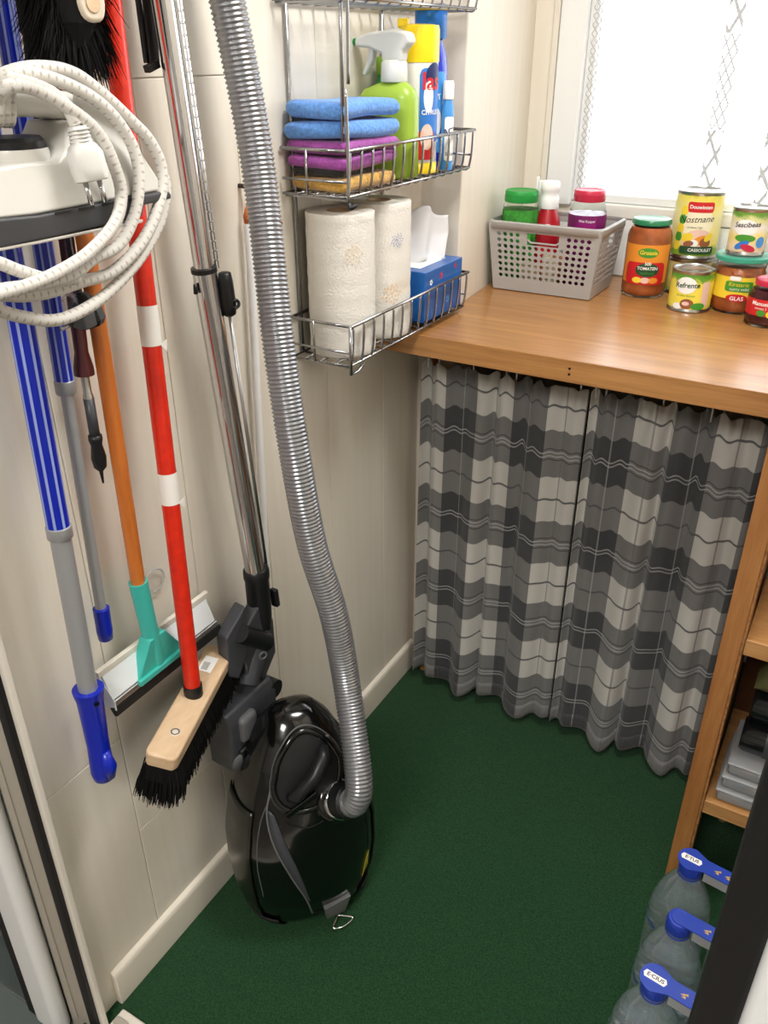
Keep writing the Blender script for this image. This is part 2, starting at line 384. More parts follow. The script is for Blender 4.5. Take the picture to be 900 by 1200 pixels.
# ------------------------------------------------------------------ worktop
wt = thing('worktop', 'varnished wooden worktop in front of the window with jars and basket on it', 'worktop', (.6, 1.6, 0))
MB().prism([(.001,YF),(XR-.002,YF),(XR-.002,YW-.007),(.0480,YW-.007),(.0870,YP-.001),(.001,YP-.001)], lambda a, b_, d: V(a, b_, d), ZB, ZT).build('board', 'counter_wood', wt, bevel=.0015)
for dz in (.016, .026):
    c = at(668, 428, y=YF); MB().lathe([(0,0),(.0022,0),(.0022,.0008),(0,.0008)], (c.x, YF, ZB+dz-.001), 10, axis=V(0,-1,0)).build('screw_hole', 'seam_dark', wt)
bf = thing('base_frame', 'brown wooden upright and low plinth behind the plaid curtains', 'frame', (.4, 1.53, 0))
MB().box((.036, 1.512, 0), (.050, YP-.002, ZB-.0005)).build('side_board', 'shelf_wood', bf, bevel=.001)
MB().box((.050, 1.522, 0), (.733, YP-.004, .042)).build('plinth', 'shelf_board', bf, bevel=.001)
tag(MB().tube([(.051,1.508,.868),(.732,1.508,.868)], .0035, 8).build('curtain_wire', 'wire_chrome', smooth=True), 'thin metal curtain wire under the worktop edge', 'wire')

# plaid cloth
m, t, b = shell('plaid')
uv = t.new('ShaderNodeSeparateXYZ'); t.set(uv.inputs[0], t.coord('UV'))
def stripe(c, off, per, lo, hi):
    fr = t.math('FRACT', t.math('ADD', t.math('DIVIDE', c, per), off))
    return fr, t.math('MULTIPLY', t.math('GREATER_THAN', fr, lo), t.math('LESS_THAN', fr, hi))
per = .2
fu, du = stripe(uv.outputs[0], .1, per, .5, 1.0)
fv, dv = stripe(uv.outputs[1], .0, per, .5, 1.0)
s2 = t.math('ADD', du, dv)
base = t.ramp(t.math('MULTIPLY', s2, .5), [(0, lin((192,189,183))), (.25, lin((110,109,108))), (.75, lin((50,51,54)))], True)
def band(f, c, hw): return t.math('LESS_THAN', t.math('ABSOLUTE', t.math('SUBTRACT', f, c)), hw)
dk = lin((70,72,76)); wh = lin((206,206,204)); mid = lin((90,92,95))
colr = t.mix(t.math('MULTIPLY', band(fv, .25, .012), .9), base, dk)
colr = t.mix(t.math('MULTIPLY', band(fu, .25, .010), .6), colr, mid)
for c in (.735, .775): colr = t.mix(t.math('MULTIPLY', band(fv, c, .007), .45), colr, wh)
for c in (.70, .81): colr = t.mix(t.math('MULTIPLY', band(fv, c, .008), .7), colr, lin((40,42,46)))
for c in (.75,): colr = t.mix(t.math('MULTIPLY', band(fu, c, .007), .30), colr, wh)
wv = t.noise(t.map(t.coord('UV'), (900, 900, 1)), 1, 2)
colr = t.mix(t.math('MULTIPLY', t.math('SUBTRACT', wv, .4), .35), colr, lin((230,230,228)))
t.set(b.inputs['Base Color'], colr); b.inputs['Roughness'].default_value = .9; b.inputs['Sheen Weight'].default_value = .2; b.inputs['Specular IOR Level'].default_value = .15
t.set(b.inputs['Normal'], t.bump(wv, .2, .001))
mat('hem_cloth', (150,150,150), .9)

def plaid_curtain(name, label, x0, x1, uoff, seed, ztop, zhem, hooks):
    rnd = random.Random(seed); th = thing(name, label, 'curtain', ((x0+x1)/2, 1.5, 0), group='plaid curtain pair under the worktop')
    W = x1-x0; NU, NV = 260, 50; nf = 5
    ph = [rnd.uniform(-.6, .6) for _ in range(12)]; am = [rnd.uniform(.6, 1.3) for _ in range(12)]
    def fold(u, v):
        a = 0
        k = nf*u*2*PI
        amp = .0075+.0065*v
        s = math.sin(k+ph[0]+.9*math.sin(2.1*u*2*PI+ph[1])+.35*v*math.sin(5*u+ph[2]))
        a = amp*s*(1+.3*math.sin(4.1*u+ph[10]))
        a += .009*v*math.sin(2.2*u*2*PI+ph[3])+.003*math.sin(13*u*PI+ph[4])*(.5-.4*v)
        if v < .06: a += .0045*math.sin(31*u*PI+ph[5])*(1-v/.06)
        return a
    UVC = {}
    b_ = MB()
    def top(u): return ztop+.004*math.sin(23*u*PI+ph[6])+.003*math.sin(61*u)
    def hem(u): return zhem+.008*math.sin(2.2*u*2*PI+ph[7])-.006*u
    for j in range(NV+1):
        v = j/NV
        for i in range(NU+1):
            u = i/NU; z = top(u)*(1-v)+hem(u)*v
            x = x0+W*u+.006*math.sin(nf*u*2*PI*1+1.3+ph[8])*(.4+.6*v)*math.sin(PI*u)
            UVC[len(b_.v)] = (u*W*1.36+uoff, v*(ztop-zhem)+.012+.003*math.sin(5*u+ph[9]))
            b_.v.append(V(x, 1.483+fold(u, v)-.012*v, z))
    for j in range(NV):
        for i in range(NU):
            a = j*(NU+1)+i; b_.f.append((a, a+1, a+NU+2, a+NU+1))
    b_.build('cloth', 'plaid', th, smooth=True, solid=.0018, uvfn=lambda i: UVC[i])
    # turned up hem
    h = MB(); UH = {}
    for j in range(4):
        v = .955+.045*j/3
        for i in range(NU+1):
            u = i/NU; z = top(u)*(1-v)+hem(u)*v
            x = x0+W*u+.006*math.sin(nf*u*2*PI+1.3+ph[8])*(.4+.6*v)*math.sin(PI*u)
            UH[len(h.v)] = (u*W*1.36+uoff, .110)
            h.v.append(V(x, 1.483+fold(u, v)-.012*v-.0028, z))
    for j in range(3):
        for i in range(NU):
            a = j*(NU+1)+i; h.f.append((a, a+1, a+NU+2, a+NU+1))
    h.build('hem', 'plaid', th, smooth=True, solid=.0015, uvfn=lambda i: UH[i])
    for u in hooks:
        x = x0+W*u; z = top(u)
        pts = [(x,1.488,z-.02),(x,1.490,z+.012),(x,1.500,.872),(x,1.508,.8775),(x,1.514,.868)]
        MB().tube(spline(pts, 4), .0016, 6).build('hook', 'rail_white', th, smooth=True)
plaid_curtain('plaid_curtain', 'grey plaid curtain under the worktop, the one next to the white pier', .040, .395, 0, 3, .836, .030, (.03,.1,.32,.52,.58,.95))
plaid_curtain('plaid_curtain', 'grey plaid curtain under the worktop, the one touching the wooden shelf unit', .400, .730, .06, 11, .838, .026, (.02,.08,.4,.66,.72,.97))

# ------------------------------------------------------------------ lace curtain
m = bpy.data.materials.new('lace'); m.use_nodes = True; MATS['lace'] = m; t = NT(m); t.n.clear()
out = t.new('ShaderNodeOutputMaterial')
uv = t.new('ShaderNodeSeparateXYZ'); t.set(uv.inputs[0], t.coord('UV'))
U, Vv = uv.outputs[0], uv.outputs[1]
inb = None
for cu_, hw_ in ((.327,.021),(.447,.013),(.60,.021),(.72,.013),(.87,.021),(.99,.013),(1.14,.021)):
    q_ = t.math('LESS_THAN', t.math('ABSOLUTE', t.math('SUBTRACT', U, cu_)), hw_)
    inb = q_ if inb is None else t.math('MAXIMUM', inb, q_)
edge = t.math('LESS_THAN', U, .055)
def diam(su, sv):
    a = t.math('FRACT', t.math('ADD', t.math('DIVIDE', U, su), t.math('DIVIDE', Vv, sv)))
    c = t.math('FRACT', t.math('SUBTRACT', t.math('DIVIDE', U, su), t.math('DIVIDE', Vv, sv)))
    la = t.math('LESS_THAN', t.math('ABSOLUTE', t.math('SUBTRACT', a, .5)), .115)
    lc = t.math('LESS_THAN', t.math('ABSOLUTE', t.math('SUBTRACT', c, .5)), .115)
    return t.math('MAXIMUM', la, lc)
grp = t.math('GREATER_THAN', t.math('FRACT', t.math('DIVIDE', Vv, .31)), .45)
pat = t.math('MULTIPLY', t.math('MAXIMUM', t.math('MULTIPLY', diam(.042, .062), t.math('SUBTRACT', 1, grp)), t.math('MULTIPLY', diam(.021, .031), grp)), inb)
pe = t.math('MULTIPLY', diam(.011, .016), edge)
net = t.noise(t.map(t.coord('UV'), (700, 700, 1)), 1, 1)
opac = t.math('ADD', t.math('MULTIPLY', t.math('MAXIMUM', pat, t.math('MULTIPLY', pe, .7)), .97), t.math('MULTIPLY', net, .03))
tr = t.new('ShaderNodeBsdfTransparent'); tl = t.new('ShaderNodeBsdfTranslucent'); tl.inputs[0].default_value = (.13,.13,.13,1)
df = t.new('ShaderNodeBsdfDiffuse'); df.inputs[0].default_value = (.85,.85,.85,1)
mx = t.new('ShaderNodeMixShader'); mx.inputs[0].default_value = .45; t.l.new(tl.outputs[0], mx.inputs[1]); t.l.new(df.outputs[0], mx.inputs[2])
mx2 = t.new('ShaderNodeMixShader'); t.set(mx2.inputs[0], opac); t.l.new(tr.outputs[0], mx2.inputs[1]); t.l.new(mx.outputs[0], mx2.inputs[2])
t.l.new(mx2.outputs[0], out.inputs[0])
lc = thing('lace_curtain', 'sheer white net curtain with lace diamond bands over the bright window', 'curtain', (.76, YW-.035, 1.11))
bm_ = MB(); UVL = {}
NU, NV = 200, 12
for j in range(NV+1):
    for i in range(NU+1):
        u = i/NU; v = j/NV; x = .178+1.12*u
        UVL[len(bm_.v)] = (u*1.30, v*.86)
        bm_.v.append(V(x+.004*math.sin(40*u), YW-.012+.007*math.sin(58*u+.6*math.sin(9*u))*(.8+.2*v), 1.118+v*.86))
for j in range(NV):
    for i in range(NU):
        a = j*(NU+1)+i; bm_.f.append((a, a+1, a+NU+2, a+NU+1))
bm_.build('net', 'lace', lc, smooth=True, uvfn=lambda i: UVL[i])
MB().tube([(.172,YW-.012,1.985),(XR-.01,YW-.012,1.985)], .006, 8).build('rod', 'rail_white', lc, smooth=True)

# ------------------------------------------------------------------ wooden shelf unit on the right
SX0, SX1, SY0, SY1 = .737, XR-.004, 1.19, 1.47
su = thing('shelf_unit', 'open wooden shelf unit beside the plaid curtain', 'shelf unit', (.95, 1.33, 0))
MB().box((SX0, SY0, 0), (SX0+.030, SY1, ZB-.001)).box((SX0, SY0, ZB-.001), (SX0+.030, YF-.002, 1.30)).build('side_panel', 'shelf_wood', su, bevel=.0015)
MB().box((SX0+.0302, SY0+.001, 0), (SX0+.034, SY0+.05, ZB-.002)).build('edge_strip', 'chipboard', su)
for z0, z1 in ((.205,.235), (.560,.590)):
    MB().box((SX0+.0345, SY0+.004, z0), (SX1-.03, SY1, z1)).build('shelf', 'shelf_board', su, bevel=.0015)
MB().box((SX1-.029, SY0, 0), (SX1, SY1, ZB-.002)).build('side_panel', 'shelf_wood', su, bevel=.0015)
MB().box((SX0+.0345, SY1+.0005, 0), (SX1-.03, SY1+.008, ZB-.002)).build('back_panel', 'brown_dark', su)
# things on the shelves
def tub(label, c, r, h, body, lid, cat='tub'):
    th = thing('plastic_tub', label, cat, c)
    MB().lathe([(0,0),(r*.92,0),(r,.006),(r,h*.78),(r*.97,h*.8),(0,h*.8)], c, 28).build('body', body, th, smooth=True, autos=.7)
    MB().lathe([(r*1.03,h*.80),(r*1.05,h*.82),(r*1.05,h*.97),(r*.98,h),(0,h)], c, 28).build('lid', lid, th, smooth=True, autos=.7)
    return th
tub('royal blue plastic tub on the upper board of the wooden shelf', (.868, 1.30, .631), .045, .10, 'royal_blue', 'cap_blue')
th = thing('pink_container', 'flat pink and red food container on the upper board of the shelf', 'container', (.868, 1.29, .591))
MB().lathe([(0,0),(.048,0),(.054,.008),(.054,.026),(0,.026)], (.868,1.29,.5905), 28).build('body', 'pinkred', th, smooth=True, autos=.7)
MB().lathe([(.056,.026),(.057,.028),(.057,.036),(.05,.039),(0,.039)], (.868,1.29,.5905), 28).build('lid', 'film', th, smooth=True, autos=.7)
def lying_bottle(label, c, r, L, mbody, wrap):
    th = thing('wrapped_bottle', label, 'bottle', c)
    prof = [(0,0),(r*.9,0),(r,.008),(r,L*.62),(r*.8,L*.72),(r*.36,L*.8),(r*.36,L),(0,L)]
    C = Vector(c)+V(0,0,r)
    MB().lathe(prof, C, 24, axis=V(1,.0,.0)).build('glass_body', mbody, th, smooth=True, autos=.8)
    MB().lathe([(r*1.03,L*.14),(r*1.03,L*.5)], C, 24, axis=V(1,0,0)).build('label', wrap, th, smooth=True)
lying_bottle('dark bottle in clear film lying on the box stack, lower of the two', (.800, 1.26, .3255), .031, .28, 'black_bottle', 'dark_grey_plastic')
lying_bottle('dark bottle with grey label lying under the clear bag, upper of the two', (.803, 1.272, .388), .031, .28, 'black_bottle', 'silver_plastic')
b_ = MB().grid(16, 16, lambda u, v: V(.80+.20*u, 1.23+.12*v, .478+.055*(math.sin(PI*u)**.5*math.sin(PI*v)**.5)+.006*math.sin(9*u+5*v)))
b_.grid(16, 16, lambda u, v: V(.80+.20*u, 1.23+.12*v, .4775-.020*math.sin(PI*u)*math.sin(PI*v)))
tag(b_.build('plastic_bag', 'olive_glass', smooth=True), 'crumpled clear yellowish bag squeezed under the upper shelf board', 'bag')
for k in range(3):
    z = .236+k*.0295
    th = thing('clear_box', 'clear plastic box of small things, %s of the stack on the lower shelf' % ('bottom', 'middle', 'top')[k], 'box', (.86, 1.26, z), group='clear boxes on the lower shelf')
    x0 = .786+.004*k
    MB().box((x0, 1.205+.004*k, z), (x0+.15, 1.33, z+.0225)).build('tray', 'film', th, bevel=.006, bseg=3)
    MB().box((x0-.003, 1.201+.004*k, z+.0228), (x0+.153, 1.334, z+.0290)).build('lid', 'film', th, bevel=.003)
    rr = random.Random(k)
    for q in range(5):
        cx = x0+.02+q*.027; MB().box((cx, 1.215+.004*k, z+.004), (cx+.02, 1.25+rr.random()*.05, z+.012+rr.random()*.008)).build('content', ('print_white','sky_blue','print_pink','print_white','print_red')[(q+k) % 5], th, bevel=.003)
th = tag(MB().tube([(.806,1.40,.0),(.806,1.42,.10),(.808,1.43,.19)], [.009,.010,.008], 12).build('wooden_stick', 'broom_wood', smooth=True), 'short wooden stick standing in the bottom of the shelf unit', 'stick')

# ------------------------------------------------------------------ water bottles
def water_bottle(label, x, y, grp):
    th = thing('water_bottle', label, 'bottle', (x, y, .001), group=grp)
    r = .047
    prof = [(0,.004),(.03,0),(.043,.003),(r,.015)]
    for k in range(7):
        z = .03+k*.02; prof += [(r,z),(r-.002,z+.006),(r-.002,z+.010),(r,z+.016)]
    prof += [(r,.175),(r*.985,.195),(r*.93,.215),(r*.78,.240),(r*.55,.262),(.0165,.280),(.0145,.286),(.0145,.300)]
    MB().lathe(prof, (0,0,0), 40).build('body', 'bottle_clear', th, smooth=True, local=True, autos=1.2)
    MB().lathe([(.0172,.281),(.0178,.283),(.0172,.285)], (0,0,0), 24).build('neck_ring', 'cap_royal', th, smooth=True, local=True)
    cap = MB().lathe([(.0168,.287),(.0172,.289),(.0172,.306),(.0158,.3095),(.010,.3105),(0,.3105)], (0,0,0), 32).build('cap', 'cap_royal', th, smooth=True, local=True, autos=.8)
    b_ = MB()
    for i in range(24):
        a = 2*PI*i/24; b_.obox(V(.0173*math.cos(a), .0173*math.sin(a), .297), V(math.cos(a),math.sin(a),0), V(-math.sin(a),math.cos(a),0), V(0,0,1), .001, .0012, .015)
    b_.build('grip_ribs', 'cap_royal', cap, local=True)
    # blue line of print round the shoulder
    MB().lathe([(r+.0004,.172),(r+.0004,.177)], (0,0,0), 30, a0=2.2, a1=4.6).build('print_band', 'bottle_blue', th, smooth=True, local=True)
    return th
BX = [(.783, .985), (.790, .877), (.783, .768)]
wn_ = ('farthest', 'middle', 'nearest')
for i, (x, y) in enumerate(BX):
    water_bottle('clear blue-capped water bottle on the green floor, %s of the three' % ('farthest', 'middle one', 'nearest')[i], x, y, 'water bottles by the door')
for i, (x, y) in enumerate(BX):
    water_bottle('water bottle behind the dark door edge, held by the %s carrying strap' % wn_[i], x+.100, y-.012, 'water bottles hidden behind the door edge')
for i, (x, y) in enumerate(BX):
    st = thing('carrying_strap', 'blue printed carrying strap joining two bottle caps, %s of three' % wn_[i], 'strap', (x, y, .31))
    d = V(.100, -.012, 0).normalized(); nrm = V(-d.y, d.x, 0); L = .1007
    rr = [.0195 if False else .0]; pts = []
    n = 16
    o2 = V(x, y, .3125)
    poly = []
    r1 = .0215 if i != 1 else .0125
    for k in range(n+1):
        a = PI/2+PI*k/n; poly.append((r1*math.cos(a), r1*math.sin(a)))
    poly += [(.020,-.0125),(L-.02,-.0125)]
    for k in range(n+1):
        a = -PI/2+PI*k/n; poly.append((L+.0195*math.cos(a), .0195*math.sin(a)))
    poly += [(L-.02,.0125),(.020,.0125)]
    f_ = lambda a, b_, d_: o2+d*a+nrm*b_+V(0,0,d_)
    MB().prism(poly, f_, -.0012, .0006).build('band', 'bottle_blue', st)
    MB().prism([(.022,-.0125),(L-.022,-.0125),(L-.022,-.0115),(.022,-.0115)], lambda a,b_,d_: o2+d*a+nrm*b_+V(0,0,d_), -.018, -.0013).build('film_edge', 'film', st)
    if i != 1:
        pz = [(x_, y_) for x_, y_ in ((-.015,-.0055),(.012,-.0055),(.0145,0),(.012,.0055),(-.015,.0055),(-.0175,0))]
        MB().prism(pz, f_, .0007, .0010).build('plaque', 'print_white', st)
        vs_, fs_ = text_mesh('E·TUS' if i == 0 else 'E·CIUS', 0, .02)
        MB().add([f_(p.x*.0082-.001, p.y*.0082, .0013) for p in vs_], fs_).build('lettering', 'print_black', st)
    else:
        MB().lathe([(.0105,.0008),(.0115,.0014),(.0125,.0008)], o2+V(0,0,0), 24).build('cap_ring', 'bottle_blue', st, smooth=True)
    for q in (.036, .052):
        b_ = MB()
        for k, (dx, dy) in enumerate(((0,0),(.004,.002),(.002,-.003))):
            b_.prism([(q+dx-.003,dy-.001),(q+dx+.003,dy-.0016),(q+dx+.002,dy+.0022)], f_, .0007, .0010)
        b_.build('emblem', 'gold', st)
    MB().prism([(L-.03,-.006),(L-.004,-.006),(L-.001,0),(L-.004,.006),(L-.03,.006),(L-.033,0)], f_, .0007, .0010).build('plaque', 'print_white', st)

# ------------------------------------------------------------------ wire rack on the left wall
RY0, RY1, RX = 1.082, 1.510, .122
rk = thing('wire_rack', 'chromed three-tier wire basket rack hanging on the left wall', 'rack', (.0, 1.3, .95))
def basket(zr, zb):
    w_ = .0021
    bk = MB().tube([(.006,RY0,zr),(RX,RY0,zr),(RX,RY1,zr),(.006,RY1,zr)], .0027, 10, closed=True).build('basket_rim', 'wire_chrome', rk, smooth=True)
    MB().tube([(.006,RY0,zb),(RX-.006,RY0+.004,zb),(RX-.006,RY1-.004,zb),(.006,RY1,zb)], w_, 8, closed=True).build('base_ring', 'wire_chrome', bk, smooth=True)
    n = 14
    for k in range(n):
        y = RY0+.006+(RY1-RY0-.012)*k/(n-1)
        MB().tube(spline([(RX,y,zr),(RX-.001,y,zr-.03),(RX-.004,y,zb+.010),(RX-.010,y,zb-.003),(RX-.03,y,zb-.003),(.006,y,zb-.003)], 4), w_, 8).build('wire', 'wire_chrome', bk, smooth=True)
    for xx in (.032, .060, .090):
        MB().tube([(xx,RY0,zb+.001),(xx,RY1,zb+.001)], w_, 8).build('wire', 'wire_chrome', bk, smooth=True)
    for yy in (RY0, RY1):
        MB().tube([(.006,yy,(zr+zb)/2-.01),(RX-.003,yy,(zr+zb)/2-.01)], w_, 8).build('wire', 'wire_chrome', bk, smooth=True)
        for xx in (.05,):
            MB().tube([(xx,yy,zr),(xx,yy,zb)], w_, 8).build('wire', 'wire_chrome', bk, smooth=True)
basket(1.022, .956); basket(1.275, 1.212); basket(1.525, 1.462)
for yy in (RY0+.03, RY1-.13):
    MB().tube([(.005,yy,.955),(.005,yy,1.60)], .0035, 10).build('upright', 'wire_chrome', rk, smooth=True)
for yy, z0, z1 in ((RY0-.002, 1.205, 1.355), (RY0+.004, 1.36, 1.53)):
    MB().tube(spline([(RX+.001,yy,z0),(RX+.002,yy,(z0+z1)/2),(RX,yy,z1)], 6), .0025, 8).build('hanging_rod', 'wire_chrome', rk, smooth=True)
MB().tube([(RX-.012,RY0+.008,1.288),(RX-.012,RY0+.010,1.53)], .003, 8).build('hanging_rod', 'wire_chrome', rk, smooth=True)
MB().tube(spline([(RX+.001,RY0-.002,1.206),(RX+.006,RY0-.004,1.200),(RX+.012,RY0+.004,1.204)], 4), .0035, 8).build('end_cap', 'black_plastic', rk, smooth=True)
MB().tube([(RX-.002,RY0,1.022),(RX-.002,RY0,.944),(RX-.002,RY0+.02,.944),(RX-.002,RY0+.04,.952)], .0028, 8).build('hanging_rod', 'wire_chrome', rk, smooth=True)

# folded cloths
def folded(name, label, x0, x1, y0, y1, z, h, m_, layers, seed, grp='folded cloths in the rack'):
    rnd = random.Random(seed)
    th = thing(name, label, 'cloth', ((x0+x1)/2, (y0+y1)/2, z), group=grp)
    lh = h/layers
    # cross-section in the x/z plane: rounded folds at both ends, extruded along y with wobble
    for L in range(layers):
        zz = z+lh*L; r = lh*.48
        prof = []
        for k in range(9):
            a = -PI/2+PI*k/8; prof.append((1, r*math.cos(a), r+r*math.sin(a)))
        for k in range(9):
            a = PI/2+PI*k/8; prof.append((0, r*math.cos(a), r+r*math.sin(a)))
        b_ = MB(); NY = 14; n = len(prof); wob = [rnd.uniform(-1,1) for _ in range(6)]
        ins = [.0]*(NY+1)
        for j in range(NY+1):
            v = j/NY; y = y0+(y1-y0)*v
            e = min(v, 1-v)*NY; sc = 1 if e > 1 else .72+.28*e
            for (sd, dx, dz) in prof:
                xx = (x1-r if sd else x0+r)+dx+.003*math.sin(5*v+wob[0]*3)*(1 if sd else .5)
                zz2 = zz+r+(dz-r)*sc+.0022*math.sin(4*v+wob[1]*3+(xx-x0)*40)
                b_.v.append(V(xx, y+.003*math.sin((xx-x0)*30+wob[2]*3), zz2))
        # bulge the long top and bottom
        for j in range(NY):
            for i in range(n):
                a = j*n+i; c = j*n+(i+1) % n; b_.f.append((a, c, c+n, a+n))
        b_.f.append(tuple(range(n))); b_.f.append(tuple(NY*n+i for i in reversed(range(n))))
        b_.build('fold', m_, th, smooth=True, subd=1)
    return th
zb = 1.2155
folded('folded_cloth', 'yellow folded cloth at the bottom of the pile in the wire rack', .010, .113, 1.092, 1.245, zb, .021, 'towel_yellow', 1, 1)
folded('folded_cloth', 'thin black folded cloth peeking out above the yellow one', .012, .105, 1.094, 1.190, zb+.0215, .011, 'towel_black', 1, 2)
folded('folded_cloth', 'purple folded towel between the blue towel and the yellow cloth', .008, .115, 1.090, 1.246, zb+.031, .040, 'towel_purple', 2, 3)
folded('folded_cloth', 'fluffy blue folded towel on top of the pile in the wire rack', .006, .116, 1.086, 1.252, zb+.0715, .052, 'towel_blue', 2, 4)

# spray bottle
def spray():
    x, y = .062, 1.300; z = 1.2155
    th = thing('spray_bottle', 'lime green spray bottle with white trigger head behind the folded towels', 'spray bottle', (x, y, z))
    lev = [(0,.9,.9,0),(.004,1,1,0),(.06,1,1,0),(.095,.99,.98,.000),(.118,.95,.93,.001),(.130,.82,.82,.004),(.138,.50,.58,.010),(.142,.34,.45,.012),(.146,.33,.44,.012)]
    b_ = MB(); n = 28
    for zz, sy, sx, oy in lev:
        for k in range(n):
            a = 2*PI*k/n; e = .75
            cx = math.copysign(abs(math.cos(a))**e, math.cos(a)); cy = math.copysign(abs(math.sin(a))**e, math.sin(a))
            b_.v.append(V(x+.054*sy*cy+oy, y+.027*sx*cx, z+zz))
    for j in range(len(lev)-1):
        for k in range(n):
            a = j*n+k; c = j*n+(k+1) % n; b_.f.append((a,c,c+n,a+n))
    b_.f.append(tuple(reversed(range(n)))); b_.f.append(tuple((len(lev)-1)*n+k for k in range(n)))
    b_.build('bottle_body', 'lime', th, smooth=True, autos=1.1)
    yc = x+.012
    MB().lathe([(.0205,.141),(.0215,.143),(.0205,.168),(.017,.172)], (yc,y,z), 24).build('collar', 'trigger_white', th, smooth=True, autos=.8)
    prof = [(.034,.196),(.030,.209),(.004,.214),(-.040,.210),(-.066,.203),(-.067,.190),(-.040,.188),(-.018,.180),(-.017,.168),(.018,.168),(.020,.184)]
    MB().prism(prof, lambda a,b2,d: V(yc+a, y+d, z+b2), -.012, .012).build('trigger_head', 'trigger_white', th, bevel=.005, bseg=3)
    MB().prism([(-.044,.190),(-.034,.190),(-.036,.172),(-.050,.150),(-.056,.152),(-.046,.172)], lambda a,b2,d: V(yc+a, y+d, z+b2), -.007, .007).build('trigger_lever', 'trigger_white', th, bevel=.002)
    MB().lathe([(.005,0),(.005,.008),(.003,.008)], (yc-.066,y,z+.197), 14, axis=V(-1,0,0)).build('nozzle', 'green_plastic', th, smooth=True)
spray()
gb = thing('green_bottle', 'dark green bottle half hidden behind the lime spray bottle', 'bottle', (.030, 1.349, 1.2155))
MB().lathe([(0,0),(.02,0),(.022,.004),(.022,.11),(.019,.128),(.011,.142),(.011,.156),(0,.156)], (.025,1.352,1.2155), 24).build('body', 'green_plastic', gb, smooth=True, autos=.9)
MB().lathe([(.013,.150),(.0135,.152),(.0135,.172),(.011,.176),(0,.176)], (.025,1.352,1.2155), 20).build('cap', 'lime_dark', gb, smooth=True, autos=.8)
# aerosol
ax, ay, az = .080, 1.372, 1.2155
ae = thing('aerosol_can', 'white and blue aerosol can with a yellow cap in the wire rack', 'spray can', (ax, ay, az))
R_ = .0315
MB().lathe([(0,0),(R_*.93,0),(R_,.003),(R_,.172),(R_*.95,.178),(0,.178)], (ax,ay,az), 32).build('can', 'aerosol_white', ae, smooth=True, autos=.8)
MB().lathe([(R_+.0005,.001),(R_+.0006,.002),(R_+.0006,.018),(R_+.0004,.018)], (ax,ay,az), 32).build('foot_band', 'yellow_plastic', ae, smooth=True)
MB().lathe([(R_*1.03,.168),(R_*1.04,.170),(R_*1.04,.214),(R_*.98,.220),(R_*.5,.222),(0,.222)], (ax,ay,az), 32).build('cap', 'yellow_plastic', ae, smooth=True, autos=.8)
MB().box((ax-.03,ay-.022,az+.216),(ax-.012,ay-.010,az+.230)).build('cap_tab', 'yellow_plastic', ae, bevel=.003)
wr = Wrap(R_, math.atan2(-ay, .811-ax)+.55, (ax,ay,az))
wr.patch(.006,.105,.022,.055,.0004,'rect').build('print', 'print_blue', ae)
wr.patch(.012,.148,.018,.020,.0005).build('print', 'print_navy', ae)
wr.text('las', .006,.140,.036,.0010,0,.0,.02).build('lettering', 'print_red', ae)
wr.patch(.000,.118,.009,.024,.0007).build('print', 'print_white', ae)
wr.patch(-.004,.045,.018,.022,.0008,'rect').build('print', 'print_red', ae)
wr.patch(-.002,.058,.012,.020,.0010).build('print', 'print_pink', ae)
wr.text('CITRUS', .004,.095,.010,.0010,0,.0,.02).build('lettering', 'print_white', ae)
# blue bottles
def blue_bottle(label, x, y, r, h, bodym, capm, lab):
    th = thing('cleaner_bottle', label, 'bottle', (x, y, 1.2155)); c = (x, y, 1.2155)
    MB().lathe([(0,0),(r*.94,0),(r,.004),(r,h*.62),(r*.93,h*.70),(r*.66,h*.80),(r*.6,h*.84),(0,h*.84)], c, 28, ell=1).build('body', bodym, th, smooth=True, autos=1.1)
    MB().lathe([(r*.86,h*.80),(r*.9,h*.81),(r*.9,h*.96),(r*.8,h),(0,h)], c, 24).build('cap', capm, th, smooth=True, autos=.8)
    w_ = Wrap(r, math.atan2(-y, .811-x)+.2, c)
    w_.patch(.002,h*.36,r*.85,h*.25,.0005,'rect').build('label', lab, th)
    w_.patch(.002,h*.30,r*.5,h*.10,.0009).build('print', 'print_white', th)
    w_.text('ACT', .003,h*.45,.012,.001,0,.2,.02).build('lettering', 'print_white' if lab != 'print_white' else 'print_navy', th)
    w_.text('lime', .003,h*.19,.009,.001).build('lettering', 'print_white' if lab != 'print_white' else 'print_navy', th)
blue_bottle('tall royal blue bottle with a bright blue cap next to the yellow capped can', .066, 1.438, .0300, .252, 'royal_blue', 'cap_blue', 'sky_blue')
blue_bottle('small pale blue bottle with a white label in front of the tall blue bottle', .1075, 1.428, .0105, .140, 'sky_blue', 'print_white', 'print_white')

